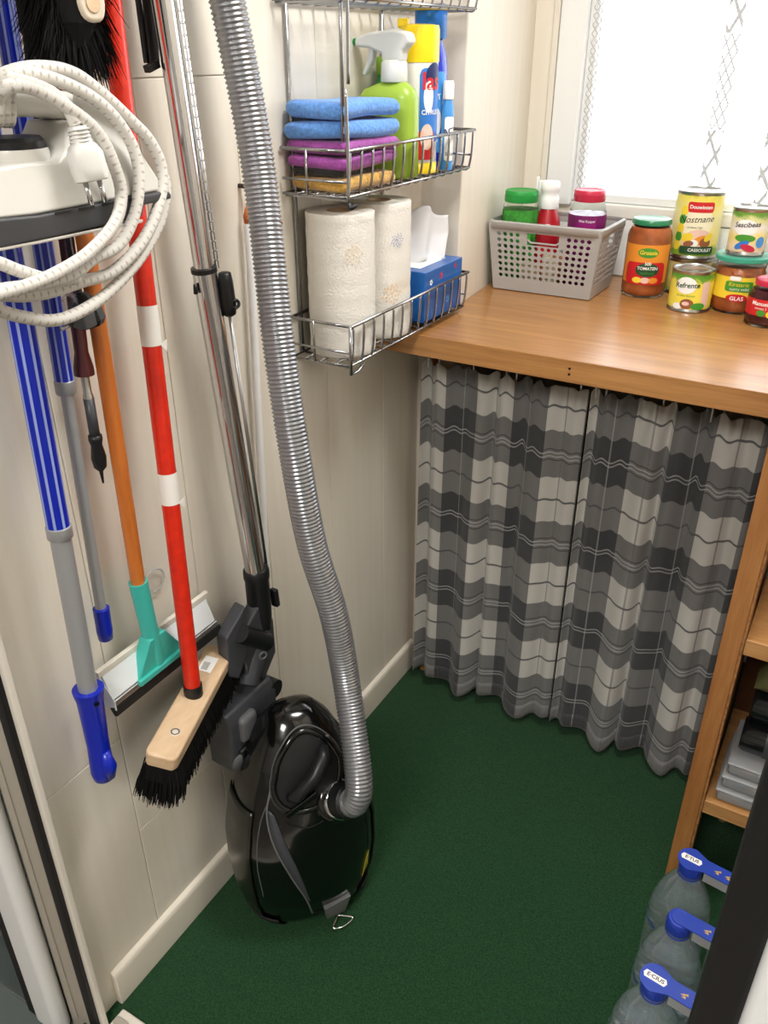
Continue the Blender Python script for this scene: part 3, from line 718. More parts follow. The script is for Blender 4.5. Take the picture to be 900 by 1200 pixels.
# paper towel rolls
m, t, b = shell('paper_print')
co = t.coord(); sp = t.new('ShaderNodeSeparateXYZ'); t.set(sp.inputs[0], co)
n1 = t.noise(co, 90, 4, .7); n2 = t.noise(co, 17, 2, .4); n3 = t.noise(co, 14, 1, .4)
c0 = t.mix(t.math('MULTIPLY', t.math('GREATER_THAN', n2, .63), t.math('GREATER_THAN', n1, .5)), lin((240,236,229)), lin((236,184,120)))
b.inputs['Roughness'].default_value = .9; t.set(b.inputs['Base Color'], c0)
dots = t.new('ShaderNodeTexVoronoi'); dots.inputs['Scale'].default_value = 150; t.set(dots.inputs['Vector'], t.map(co, (1,1,.75)))
t.set(b.inputs['Normal'], t.bump(dots.outputs['Distance'], .8, .003))
def roll(label, x, y, z, r, h, spots):
    th = thing('paper_towel_roll', label, 'paper towel', (x, y, z), group='paper towel rolls in the lower basket')
    prof = [(.021,.001),(r-.001,0),(r,.002)]+[(r+.0004*math.sin(k*1.9), .002+(h-.004)*k/24) for k in range(1,24)]+[(r,h-.002),(r-.001,h)]
    MB().lathe(prof, (x,y,z), 64).build('paper', 'paper', th, smooth=True, autos=.8)
    b_ = MB(); 
    prf = []
    rr_ = r-.001
    k = 0
    while rr_ > .021: prf.append((rr_, h-(.0006 if k % 2 else 0))); rr_ -= .0016; k += 1
    MB().lathe(prf, (x,y,z), 48).build('wound_end', 'paper_end', th, smooth=True)
    MB().lathe([(.021,h-.0005),(.0205,h+.0004),(.019,h+.0004),(.0185,.002)], (x,y,z), 32).build('core', 'cardboard', th, smooth=True)
    w_ = Wrap(r, math.atan2(-y, .811-x), (x,y,z))
    rnd = random.Random(9)
    for (sx, sz, mm, sz2) in spots:
        b_ = MB()
        for q in range(26):
            a = q*2.4; d = sz2*math.sqrt(q/26.)
            pt = w_.patch(sx+d*math.cos(a), sz+d*math.sin(a), sz2*.17*rnd.uniform(.5,1), sz2*.07, .0011+.00003*q, 'ellipse', 10, rot=a)
            b_.add(pt.v, pt.f)
        b_.build('printed_flower', mm, th)
mat('flower_orange', (232,190,140), .9); mat('flower_blue', (150,160,205), .9); mat('flower_faint', (238,218,190), .9)
roll('white paper towel roll at the front of the lower wire basket', .062, 1.150, .9605, .0545, .222, [(.020,.165,'flower_faint',.016)])
roll('white paper towel roll with orange and blue flowers, next to the tissue box', .062, 1.270, .9605, .0545, .222, [(.022,.078,'flower_orange',.017),(.032,.165,'flower_blue',.012),(.045,.09,'flower_faint',.014)])
# tissue box
tx = thing('tissue_box', 'blue cardboard tissue box with a white tissue pulled out', 'tissue box', (.062, 1.42, .9605))
MB().box((.006,1.345,.9605),(.113,1.500,1.052)).build('box', 'tissue_blue', tx, bevel=.0015)
MB().add([(.03,1.37,1.0525),(.09,1.37,1.0525),(.09,1.475,1.0525),(.03,1.475,1.0525)],[(0,1,2,3)]).build('top_print', 'print_white', tx, solid=.0004)
for (yy, zz, s_, mm) in ((1.41,1.035,.007,'print_red'),(1.47,1.042,.006,'print_red'),(1.37,1.03,.006,'print_white'),(1.44,.985,.008,'sky_blue')):
    b_ = MB()
    for q in range(5):
        a = 2*PI*q/5; b_.lathe([(0,.0),(s_*.35,.0)], (.1132, yy+s_*.6*math.cos(a), zz+s_*.6*math.sin(a)), 8, axis=V(1,0,0))
    b_.build('printed_flower', mm, tx)
def tiss(u, v):
    s_ = .020+.030*v; z = 1.052+.100*v
    fold_ = .007*math.sin(u*4.2*PI+.5)*(1-v*.2)
    xx = .060+fold_+(u-.5)*.055
    yy = 1.415+(u-.5)*2*(.046+.016*v-.05*max(0, v-.6))+.016*v*v
    return V(xx, yy, z-.020*v*abs(u-.45)*2+.004*math.sin(13*u))
MB().grid(40, 16, tiss).build('tissue', 'tissue', tx, smooth=True, solid=.001)

# ------------------------------------------------------------------ grey basket on the worktop
def perforated(b_, c00, c10, c01, c11, nx, nz, solid_fn, fill=.35, mz=(.16,.12), mx=(.06,.06)):
    """panel with round holes: corners bottom-left, bottom-right, top-left, top-right"""
    c00, c10, c01, c11 = map(Vector, (c00, c10, c01, c11))
    P = lambda u, v: (c00*(1-u)+c10*u)*(1-v)+(c01*(1-u)+c11*u)*v
    us = [0]+[mx[0]+(1-mx[0]-mx[1])*i/nx for i in range(nx+1)]+[1]
    vs = [0]+[mz[0]+(1-mz[0]-mz[1])*i/nz for i in range(nz+1)]+[1]
    for i in range(len(us)-1):
        for j in range(len(vs)-1):
            u0, u1, v0, v1 = us[i], us[i+1], vs[j], vs[j+1]
            edge = i in (0, len(us)-2) or j in (0, len(vs)-2)
            st = solid_fn(i-1, j-1)
            if st == 'open' and not edge: continue
            if edge or st == 'solid':
                b_.add([P(u0,v0),P(u1,v0),P(u1,v1),P(u0,v1)], [(0,1,2,3)]); continue
            um, vm, du, dv = (u0+u1)/2, (v0+v1)/2, (u1-u0), (v1-v0)
            outer = []; inner = []
            sq = [(1,0),(1,1),(0,1),(-1,1),(-1,0),(-1,-1),(0,-1),(1,-1)]
            for k in range(8):
                a = PI/4*k
                outer.append(P(um+sq[k][0]*du/2, vm+sq[k][1]*dv/2)); inner.append(P(um+math.cos(a)*du*fill, vm+math.sin(a)*dv*fill))
            b_.add(outer+inner, [(k,(k+1)%8,8+(k+1)%8,8+k) for k in range(8)])
bx0, bx1, by0, by1, bz = .094, .308, 1.706, 1.850, ZT+.001
gh = .140; fl = .014
gbk = thing('storage_basket', 'grey perforated plastic basket of jars on the worktop by the window', 'basket', ((bx0+bx1)/2, (by0+by1)/2, bz))
lo = [V(bx0,by0,bz+.004), V(bx1,by0,bz+.004), V(bx1,by1,bz+.004), V(bx0,by1,bz+.004)]
hi = [V(bx0-fl,by0-fl*.8,bz+gh), V(bx1+fl,by0-fl*.8,bz+gh), V(bx1+fl,by1+fl*.8,bz+gh), V(bx0-fl,by1+fl*.8,bz+gh)]
for k, (nx) in enumerate((15, 9, 15, 9)):
    a, c = k, (k+1) % 4; b_ = MB(); mid = nx//2
    hw = 2 if nx > 10 else 1
    def sf(i, j, mid=mid, hw=hw):
        if j >= 6 and abs(i-mid) <= hw: return 'open'
        if j == 5 and abs(i-mid) <= hw+1: return 'hole'
        return 'hole' if j < 6 or abs(i-mid) > hw+1 else 'solid'
    perforated(b_, lo[a], lo[c], hi[a], hi[c], nx, 8, sf)
    b_.build('side_wall', 'grey_basket', gbk, solid=.0022)
MB().box((bx0-.001,by0-.001,bz),(bx1+.001,by1+.001,bz+.005)).build('base', 'grey_basket', gbk, bevel=.002)
rim = []
def rrect(x0,x1,y0,y1,r,z,n=6):
    out = []
    for (cx,cy,a0) in ((x1-r,y1-r,0),(x0+r,y1-r,PI/2),(x0+r,y0+r,PI),(x1-r,y0+r,1.5*PI)):
        for k in range(n+1):
            a = a0+PI/2*k/n; out.append(V(cx+r*math.cos(a), cy+r*math.sin(a), z))
    return out
ro = rrect(bx0-fl-.004,bx1+fl+.004,by0-fl*.8-.004,by1+fl*.8+.004,.022,0); ri = rrect(bx0-fl+.001,bx1+fl-.001,by0-fl*.8+.001,by1+fl*.8-.001,.018,0)
b_ = MB(); n = len(ro)
lev = [(ro,bz+gh-.012),(ro,bz+gh+.001),(ri,bz+gh+.003),(ri,bz+gh-.010)]
for pts, z in lev: b_.v += [V(p.x,p.y,z) for p in pts]
for j in range(3):
    for i in range(n): b_.f.append((j*n+i, j*n+(i+1)%n, (j+1)*n+(i+1)%n, (j+1)*n+i))
b_.build('rim', 'grey_basket', gbk, smooth=True, autos=.8, solid=.0012)
for sy in (by0-fl*.8,):
    MB().tube([( (bx0+bx1)/2-.035, by0-.006, bz+gh-.030),((bx0+bx1)/2-.028,by0-.005,bz+gh-.036),((bx0+bx1)/2+.028,by0-.005,bz+gh-.036),((bx0+bx1)/2+.035,by0-.006,bz+gh-.030)], .002, 8).build('handle_lip', 'grey_basket', gbk, smooth=True)

# ------------------------------------------------------------------ jars and tins
def px(u, v, wpx, vt, ut=None, z=ZT):
    p = at(u, v, z=z); dep = (p-CAM).dot(_f); r = wpx/2*dep/FPX
    return p, r, at(ut or u, vt, y=p.y).z-z
def face_ang(c): return math.atan2(CAM.y-c.y, CAM.x-c.x)
def zramp(name, stops, nz=.0, h=.1, const=False):
    m, t, b = shell(name); sp = t.new('ShaderNodeSeparateXYZ'); co = t.coord(); t.set(sp.inputs[0], co)
    f = t.math('ADD', t.math('DIVIDE', sp.outputs[2], h), t.math('MULTIPLY', t.math('SUBTRACT', t.noise(co, 70, 3, .6), .5), nz))
    t.set(b.inputs['Base Color'], t.ramp(f, [(p, lin(c)) for p, c in stops], const)); b.inputs['Roughness'].default_value = .35; b.inputs['Coat Weight'].default_value = .2
def tincan(name, label, c, r, h, lab, art, cat='tin', top='tin'):
    th = thing(name, label, cat, c)
    MB().lathe([(0,.001),(r*.93,.001),(r*.97,0),(r*1.015,.0015),(r*1.015,.004),(r*.985,.006),(r*.985,h-.006),(r*1.015,h-.004),(r*1.015,h-.001),(r*.985,h)], c, 40).build('can', 'tin', th, smooth=True, autos=.8)
    MB().lathe([(r*.985,h-.0005),(r*.955,h-.004),(r*.90,h-.0045),(r*.86,h-.003),(r*.55,h-.0035),(r*.5,h-.0045),(0,h-.0045)], c, 40).build('lid', top, th, smooth=True)
    lb = MB().lathe([(r*.992,.0075),(r*.992,h-.0075)], c, 40).build('label', lab, th, smooth=True)
    art(Wrap(r*.992, face_ang(Vector(c)), c), th, r, h)
    return th
G4 = 'tins and jars on the worktop'
# big bean tin under the tall one
def art_under(w_, th, r, h): w_.patch(-.012, h*.5, .014, h*.2).build('print', 'print_green', th)
zramp('lab_under', [(0,(120,150,60)),(.4,(222,206,110)),(.8,(206,190,120)),(1,(150,150,100))], .3, .085)
pU, rU, hU = px(803, 341, 52, 299, 808)
tincan('food_tin', 'tin with a yellow label under the tall tin, by the front bean tin', pU, rU, hU, 'lab_under', art_under)
zramp('lab_tall', [(0,(150,190,60)),(.10,(120,170,50)),(.18,(240,226,120)),(.45,(246,236,170)),(.72,(238,220,90)),(.82,(130,178,60)),(1,(96,150,50))], .25, .17)
pT = Vector((pU.x, pU.y, ZT+hU+.0005)); hT = at(816, 221, y=pU.y).z-pT.z
def art_tall(w_, th, r, h):
    w_.patch(.004, h*.78, .026, .010, .0006, 'rect').build('plaque', 'print_red', th)
    w_.text('Douwinten', .004, h*.782, .0098, .0011, .0, 0, .02).build('lettering', 'print_white', th)
    w_.patch(0, h*.55, .034, .030, .0004).build('print', 'print_pink' if False else 'cream_print', th)
    w_.text('Nostnane', -.002, h*.60, .0175, .0010, .35, .06).build('lettering', 'print_black', th)
    w_.text('A MAALTIJD', -.002, h*.48, .0055, .0010).build('lettering', 'print_dkgreen', th)
    for k, (x, z, a, b2, mm, ro_) in enumerate(((.004,.30,.030,.020,'print_pink',.2),(-.014,.33,.012,.009,'print_yellow',.3),(.010,.29,.016,.008,'print_orange',.5),(.022,.26,.011,.010,'print_brown',0),(.000,.25,.009,.007,'print_white',0),(-.010,.24,.010,.006,'print_brown',.2),(.027,.34,.010,.006,'print_yellow',.8))):
        w_.patch(x, h*z, a, b2, .0007+.0002*k, rot=ro_).build('print', mm, th)
    w_.patch(.008, h*.145, .034, .0075, .0022, 'rect', rot=.0).build('plaque', 'print_dkgreen', th)
    w_.text('CASSOULET', .014, h*.147, .0085, .0027, 0, 0, .02).build('lettering', 'print_white', th)
    for k in range(5): w_.patch(-.036+.002*k, h*(.2+.13*k), .008, .010, .0006).build('print', ('print_yellow','print_green')[k % 2], th)
mat('cream_print', (246,238,206), .5)
tincan('food_tin', 'tall green and yellow tin standing on another tin', pT, rU*1.0, hT, 'lab_tall', art_tall)
zramp('lab_front', [(0,(196,214,120)),(.2,(244,226,80)),(.55,(244,226,90)),(.74,(236,220,90)),(.82,(110,166,56)),(1,(70,140,44))], .35, .078)
pF, rF, hF = px(806, 361, 48, 313, 813)
def art_front(w_, th, r, h):
    w_.patch(-.010, h*.66, .020, h*.20, .0005).build('print', 'print_white', th)
    w_.text('Refrente', -.008, h*.66, .0135, .0010, .15, .06, .02).build('lettering', 'print_dkgreen', th)
    w_.text('bruine bonen', -.008, h*.42, .0065, .0010).build('lettering', 'print_green', th)
    w_.patch(-.004, h*.22, .013, .010, .0008).build('print', 'print_brown', th)
    w_.patch(-.006, h*.23, .007, .004, .0011).build('print', 'print_pink', th)
    w_.patch(.018, h*.17, .014, .007, .0009).build('print', 'print_green', th)
    w_.patch(.030, h*.45, .008, h*.30, .0006, 'rect').build('print', 'print_pink', th)
    w_.patch(-.022, h*.15, .010, .006, .0006).build('print', 'print_white', th)
tincan('food_tin', 'short yellow and green tin of beans at the front between two sauce jars', pF, rF, hF, 'lab_front', art_front)
pB, rB, hB = px(843, 338, 44, 301, 846)
zramp('lab_plain', [(0,(140,150,110)),(1,(150,156,120))], .2, .08)
tincan('food_tin', 'grey-topped tin half hidden behind the front bean tin', V(pB.x+.022,min(pB.y,1.895),ZT), rB*.9, hB, 'lab_plain', lambda *a: None)
# sauce jars
def jar(name, label, c, r, h, fill, lidm, lidr, shoulder=.80, fillto=.78, cat='jar'):
    th = thing(name, label, cat, c)
    lh = .011
    gp = [(0,.002),(r*.88,0),(r*.98,.004),(r,.012),(r,h*shoulder*.93),(r*.95,h*shoulder),(lidr*.93,h-lh-.004),(lidr*.90,h-lh*.6)]
    MB().lathe(gp, c, 40).build('glass', 'jar_glass', th, smooth=True, autos=1.0)
    k = .955
    fp = [(0,.004),(r*.86*k,.0035),(r*.95*k,.007),(r*k,.014),(r*k,h*shoulder*.92),(r*.94*k,h*shoulder*.99)]
    fp = [(a, b2) for a, b2 in fp if b2 <= h*fillto]+[(r*k*.9 if fillto > shoulder else r*k, h*fillto),(0,h*fillto)]
    MB().lathe(fp, c, 36).build('filling', fill, th, smooth=True, autos=.9)
    MB().lathe([(lidr*.98,h-lh),(lidr*1.02,h-lh+.001),(lidr*1.02,h-.003),(lidr*.97,h-.0005),(lidr*.88,h-.001),(lidr*.84,h-.0018),(0,h-.0018)], c, 40).build('lid', lidm, th, smooth=True, autos=.7)
    return th
pJ, rJ, hJ = px(752, 344, 49, 255, 762)
th = jar('sauce_jar', 'orange sauce jar with a green lid and red label beside the grey basket', pJ, rJ, hJ, 'sauce', 'lid_green', rJ*.86, .84, .90)
w_ = Wrap(rJ*1.004, face_ang(pJ), pJ)
MB().lathe([(rJ*1.004,hJ*.20),(rJ*1.004,hJ*.70)], pJ, 30, a0=face_ang(pJ)-1.25, a1=face_ang(pJ)+1.25).build('label', 'print_orange', th, smooth=True)
w_.patch(0, hJ*.33, rJ*.95, hJ*.145, .0006, 'rect').build('label_field', 'print_red', th)
w_.patch(.002, hJ*.60, .021, hJ*.065, .0006).build('plaque', 'print_green', th)
w_.text('Grossia', .002, hJ*.602, .0115, .0012, .1, 0, .02).build('lettering', 'print_yellow', th)
w_.patch(.004, hJ*.38, .024, hJ*.09, .0012).build('print', 'print_dkgreen', th)
w_.text('TOMATEN', .004, hJ*.40, .0085, .0018, 0, 0, .02).build('lettering', 'print_white', th)
w_.text('basilicum', .004, hJ*.34, .0075, .0018).build('lettering', 'print_green', th)
w_.text('500', .004, hJ*.46, .0085, .0018, 0, 0, .02).build('lettering', 'print_white', th)
for x, mm in ((-.014,'print_yellow'),(.002,'print_pink'),(.018,'print_orange')): w_.patch(x, hJ*.245, .010, .006, .0014).build('print', mm, th)
pK, rK, hK = px(859, 362, 55, 296, 866)
th = jar('sauce_jar', 'orange sauce jar with a wide teal lid, a small tin on top', pK, rK, hK, 'sauce', 'lid_teal', rK*1.06, .74, .80)
w_ = Wrap(rK*1.004, face_ang(pK), pK); fa = face_ang(pK)
MB().lathe([(rK*1.004,hK*.28),(rK*1.004,hK*.66)], pK, 30, a0=fa-1.2, a1=fa+1.2).build('label', 'print_yellow', th, smooth=True)
w_.patch(.003, hK*.50, .026, hK*.09, .0006, 'rect').build('print', 'print_green', th)
w_.text('Kirssarie', .002, hK*.535, .0105, .0012, .1).build('lettering', 'print_yellow', th)
w_.text('curry mild', .004, hK*.455, .0085, .0012).build('lettering', 'print_white', th)
w_.patch(.002, hK*.30, .020, hK*.07, .0010).build('print', 'print_red', th)
w_.text('GLAS', .002, hK*.29, .0105, .0016, 0, 0, .02).build('lettering', 'print_white', th)
w_.patch(-.006, hK*.64, .010, .004, .0010, 'rect').build('plaque', 'print_white', th)
pS = pK+V(0,0,hK+.0003); hS = at(877, 241, y=pK.y).z-pS.z; rS = 42/2*((pS-CAM).dot(_f))/FPX
zramp('lab_small', [(0,(222,196,160)),(.22,(232,210,180)),(.42,(240,220,120)),(.6,(238,236,226)),(.78,(220,220,150)),(.86,(110,160,60)),(1,(90,150,50))], .3, .085)
def art_small(w_, th, r, h):
    w_.patch(-.006, h*.60, .022, h*.17, .0005).build('print', 'print_white', th)
    w_.text('Sescibeas', -.004, h*.66, .0125, .0010, .2, .08, .015).build('lettering', 'print_black', th)
    w_.patch(-.004, h*.38, .019, h*.08, .0007).build('print', 'print_green', th)
    w_.patch(-.008, h*.24, .014, .006, .0009, rot=.5).build('print', 'print_blue', th)
    w_.patch(.004, h*.18, .014, .006, .0011, rot=-.3).build('print', 'lid_pink', th)
    w_.patch(.026, h*.30, .009, h*.12, .0009).build('print', 'sky_blue', th)
tincan('food_tin', 'small white and green tin standing on the teal jar lid', pS, rS, hS, 'lab_small', art_small)
pR, rR, hR = px(897, 379, 50, 326, 903)
th = jar('beet_jar', 'small dark red jar with a pink lid at the front corner of the group', pR, rR, hR, 'beet', 'lid_pink', rR*.80, .70, .78)
w_ = Wrap(rR*1.004, face_ang(pR), pR); fa = face_ang(pR)
MB().lathe([(rR*1.004,hR*.26),(rR*1.004,hR*.62)], pR, 30, a0=fa-1.6, a1=fa+1.2).build('label', 'print_red', th, smooth=True)
w_.text('Manuelosa', -.010, hR*.53, .0105, .0010, .1, 0, .02).build('lettering', 'print_white', th)
w_.text('tomaat 3', -.014, hR*.43, .0060, .0010).build('lettering', 'print_white', th)
w_.patch(-.012, hR*.33, .008, .006, .0008).build('print', 'print_green', th)
w_.patch(.006, hR*.32, .009, .007, .0008).build('print', 'print_yellow', th)
pL, rL, hL = px(917, 357, 48, 309, 919)
jar('black_lid_jar', 'jar with a black lid behind the pink lidded beet jar', V(.690,1.775,ZT), rL, hL, 'amber', 'black_lid', rL*.95, .80, .78)
pM, rM, hM = px(922, 338, 46, 258, 926)
jar('amber_jar', 'tall amber jar at the right edge behind the black lidded jar', V(.672,1.885,ZT), rM, hM, 'amber', 'lid_teal', rM*.9, .82, .80)
# inside the basket
def inbasket(u, vt, wpx, y):
    p = at(u, vt, y=y); dep = (p-CAM).dot(_f); return Vector((p.x, y, bz+.0055)), wpx/2*dep/FPX, p.z-bz-.0055
c, r, h = inbasket(612, 222, 38, 1.765)
th = jar('plastic_jar', 'jar with a bright green lid in the grey basket', c, r*1.12, h, 'herb', 'lid_bright_green', r, .84, .80); th['category'] = 'jar'
MB().lathe([(r*1.02,h-.0235),(r*1.04,h-.022),(r*1.04,h-.0105)], c, 36).build('lid_skirt', 'lid_bright_green', th, smooth=True)
c, r, h = inbasket(697, 222, 36, 1.765); c.x = min(c.x, .268)
th = jar('plastic_jar', 'purple jar with a pink lid in the grey basket', c, r*1.25, h, 'purple_fill', 'lid_pink', r, .80, .77)
MB().lathe([(r*1.0,h-.022),(r*1.03,h-.021),(r*1.03,h-.0105)], c, 36).build('lid_skirt', 'lid_pink', th, smooth=True)
w_ = Wrap(r*1.255, face_ang(c), c)
w_.patch(0, h*.66, .020, .012, .0006, 'rect').build('label', 'purple_fill', th); w_.text('Wei Kuiper', 0, h*.72, .0070, .0012).build('lettering', 'print_white', th)
w_.patch(0, h*.585, .022, .006, .0012, 'rect').build('label', 'cream_print', th)
c, r, h = inbasket(646, 212, 21, 1.80); R2 = r*1.5
th = thing('sauce_bottle', 'white capped squeeze bottle with red sauce in the grey basket', 'bottle', c)
MB().lathe([(0,0),(R2*.95,0),(R2,.005),(R2,h*.52),(R2*.92,h*.62),(R2*.60,h*.74),(R2*.55,h*.78),(0,h*.78)], c, 30).build('body', 'ketchup', th, smooth=True, autos=.9)
MB().lathe([(r*1.05,h*.74),(r*1.08,h*.75),(r*1.08,h*.84),(r*1.0,h*.85),(r*1.0,h*.90),(r*1.06,h*.91),(r*1.06,h*.98),(r*.9,h),(0,h)], c, 28).build('cap', 'print_white', th, smooth=True, autos=.7)
w_ = Wrap(R2*1.004, face_ang(c), c); w_.patch(0, h*.56, .012, .009, .0008).build('label', 'print_white', th)
c, r, h = inbasket(633, 207, 10, 1.815)
th = thing('white_clip', 'narrow white plastic clip sticking up behind the sauce bottle', 'clip', c)
MB().box((c.x-.007,c.y-.004,c.z),(c.x-.001,c.y+.004,c.z+h)).build('jaw', 'print_white', th, bevel=.002)
MB().box((c.x+.000,c.y-.004,c.z),(c.x+.006,c.y+.004,c.z+h*.97)).build('jaw', 'print_white', th, bevel=.002)
rnd = random.Random(4)
for k in range(5):
    p = V(*((.125,1.735),(.168,1.730),(.210,1.732),(.215,1.775),(.128,1.825))[k], bz+.0055); hh = (.060,.055,.070,.066,.055)[k]
    mm = ('herb','cream_print','cream_print','print_brown','print_yellow')[k]
    nm = ('green','cream','white','brown','yellow')[k]
    b_ = MB().grid(8, 8, lambda u, v: p+V((u-.5)*.034, -.010+.004*math.sin(5*u+k), hh*v+.003*math.sin(7*u)))
    b_.grid(8, 8, lambda u, v: p+V((u-.5)*.034, -.010+.018*math.sin(PI*u)*(1-v*.8)+.003, hh*v+.003*math.sin(7*u)))
    tag(b_.build('food_sachet', mm, smooth=True, solid=.0006), '%s food sachet seen through the holes of the grey basket' % nm, 'sachet', 'sachets in the basket')

# ------------------------------------------------------------------ tools hanging on the left wall
ZRAIL = 1.74
rl = thing('tool_rail', 'white tool rail on the left wall above the broom handles', 'rail', (0, .75, ZRAIL))
MB().box((.0005, .47, ZRAIL-.02), (.012, 1.03, ZRAIL+.02)).build('backplate', 'white_paint', rl, bevel=.002)
def line_up(pb, pt, z=ZRAIL-.03):
    return pb+(pt-pb)*((z-pb.z)/(pt.z-pb.z))
def lerp(a, b_, f): return a+(b_-a)*f
def hookfor(p):
    MB().tube(spline([(.012,p.y,ZRAIL),(p.x*.6,p.y,ZRAIL-.002),(p.x,p.y,ZRAIL-.01),(p.x,p.y,ZRAIL-.036)], 4), .003, 8).build('hook', 'wire_chrome', rl, smooth=True)
def striped_pole(name, label, pxs, x, r1, r2, z_ring, grip):
    pb = at(*pxs[0], x=x); pt = at(*pxs[1], x=x); top = line_up(pb, pt); hookfor(top)
    th = thing(name, label, 'pole', pb)
    ring = pb+(top-pb)*((z_ring-pb.z)/(top.z-pb.z))
    ax_ = (top-pb).normalized()
    up = MB().tube([ring, top], r1, 24).build('upper_tube', 'blue_plastic', th, smooth=True, autos=.8)
    s1 = ax_.cross(V(1,0,0)).normalized(); s2 = s1.cross(ax_).normalized()
    for k in range(8):
        a = 2*PI*(k+.2)/8; off = (s1*math.cos(a)+s2*math.sin(a))
        MB().obox((ring+top)/2+off*r1, ax_, off.cross(ax_), off, (top-ring).length-.001, r1*.22, .0006).build('stripe', 'pale_stripe', up)
    MB().tube([ring-ax_*.012, ring-ax_*.010, ring+ax_*.004, ring+ax_*.005], [r1*1.0, r1*1.12, r1*1.12, r1*1.02], 24).build('locking_ring', 'grey_alu', th, smooth=True, autos=.7)
    MB().tube([pb+ax_*.02, ring], r2, 24).build('lower_tube', 'grey_alu', th, smooth=True, autos=.8)
    return th, pb, ax_
th, pb, ax_ = striped_pole('telescopic_pole', 'thick blue striped telescopic pole with a large blue grip, leftmost on the wall', ((121,905),(69,620)), .045, .0135, .0125, at(69,620,x=.045).z, True)
# the big grip at the lower end
g1 = at(104, 806, x=.045)
L = (g1-pb).length
pts = [pb-ax_*.012, pb-ax_*.008, pb+ax_*.004, pb+ax_*.02, pb+ax_*(L*.35), pb+ax_*(L*.6), pb+ax_*(L*.88), pb+ax_*(L*.96), pb+ax_*L]
gp = MB().tube(pts, [.008,.014,.0165,.0160,.0150,.0160,.0175,.0200,.0205], 24).build('grip', 'blue_plastic', th, smooth=True, autos=.9)
MB().tube([pb+V(.013,0,.045), pb+V(.0155,0,.020), pb+V(.014,0,.000)], [.006,.011,.007], 14).build('thumb_pad', 'blue_plastic', gp, smooth=True)
MB().lathe([(0,0),(.0035,0),(.0035,.002)], g1-ax_*.014+V(.0175,-.006,0), 12, axis=V(.94,-.34,0)).build('hanging_hole', 'seam_dark', gp)
th, pb, ax_ = striped_pole('telescopic_pole', 'thin blue striped telescopic pole ending in a short blue tip', ((124,748),(76,450)), .030, .0105, .0072, at(76,450,x=.030).z, False)
g1 = at(119, 712, x=.030); L = (g1-pb).length
MB().tube([pb-ax_*.002, pb, pb+ax_*.014, pb+ax_*(L*.5), pb+ax_*L, pb+ax_*(L+.001)], [.007,.0095,.0108,.0105,.0108,.009], 20).build('tip', 'blue_plastic', th, smooth=True, autos=.9)

# squeegee on a wooden pole
xs = .040
pb = at(163, 690, x=xs); pt = at(115, 380, x=xs); top = line_up(pb, pt); hookfor(top); ax_ = (top-pb).normalized()
sq = thing('floor_squeegee', 'turquoise floor squeegee with a white blade on an orange wooden pole', 'squeegee', at(187,790,x=xs))
MB().tube([pb-ax_*.004, pb+ax_*.2, top], [.0098,.0102,.0105], 22).build('pole', 'pole_wood', sq, smooth=True, autos=.8)
sb = at(184, 775, x=xs); st_ = pb+ax_*.012
MB().tube([sb, lerp(sb,st_,.3), lerp(sb,st_,.95), st_, st_-(st_-sb).normalized()*.003], [.0105,.0125,.0130,.0130,.0112], 24, caps=True).build('socket', 'turquoise', sq, smooth=True, autos=.8)
yA, yB = at(126, 812, x=.034).y, at(249, 742, x=.034).y
zm = .5*(at(126,812,x=.034).z+at(249,742,x=.034).z)
MB().add([V(.046,yA+.046,zm+.008),V(.046,yA+.142,zm+.008),V(.052,sb.y+.014,zm+.066),V(.052,sb.y-.016,zm+.066),V(.030,yA+.046,zm+.008),V(.030,yA+.142,zm+.008),V(.030,sb.y+.014,zm+.066),V(.030,sb.y-.016,zm+.066)],
         [(0,1,2,3),(7,6,5,4),(0,4,5,1),(1,5,6,2),(2,6,7,3),(3,7,4,0)]).build('bracket', 'turquoise', sq, bevel=.002)
MB().box((.046, yA+.044, zm+.004),(.052, yA+.144, zm+.013)).build('bracket_foot', 'turquoise', sq, bevel=.001)
MB().prism([(.024,.046),(.028,.050),(.043,.010),(.039,.004)], lambda a,b_,d: V(a, yA+(yB-yA)*d, zm+b_), 0, 1).build('blade_plate', 'squeegee_white', sq, bevel=.001)
MB().prism([(.0225,.046),(.030,.046),(.030,.056),(.0225,.056)], lambda a,b_,d: V(a, yA-.006+(yB-yA+.012)*d, zm+b_), 0, 1).build('top_strip', 'cream_trim', sq, bevel=.001)
MB().prism([(.036,.004),(.046,.010),(.048,.002),(.040,-.006)], lambda a,b_,d: V(a, yA-.002+(yB-yA+.004)*d, zm+b_), 0, 1).build('clamp_rail', 'steel', sq, bevel=.002)
MB().prism([(.037,-.004),(.047,.001),(.050,-.014),(.044,-.016)], lambda a,b_,d: V(a, yA-.004+(yB-yA+.010)*d, zm+b_), 0, 1).build('rubber_lip', 'rubber', sq, bevel=.001)
MB().prism([(.022,.052),(.050,.012),(.050,-.004),(.022,-.004)], lambda a,b_,d: V(a, yA-.0035+.0015*d, zm+b_), 0, 1).build('end_clip', 'squeegee_white', sq, bevel=.001)
# clear suction hook
c = at(181, 680, x=.004)
sh = thing('suction_hook', 'round clear suction hook stuck on the wall behind the turquoise socket', 'hook', c)
MB().lathe([(.0,.004),(.010,.004),(.018,.0015),(.020,-.002)], c, 28, axis=V(1,0,0)).build('cup', 'clear_plastic', sh, smooth=True)
MB().lathe([(.0165,.001),(.0185,.003),(.0200,.001)], c, 28, axis=V(1,0,0)).build('rim', 'film', sh, smooth=True)

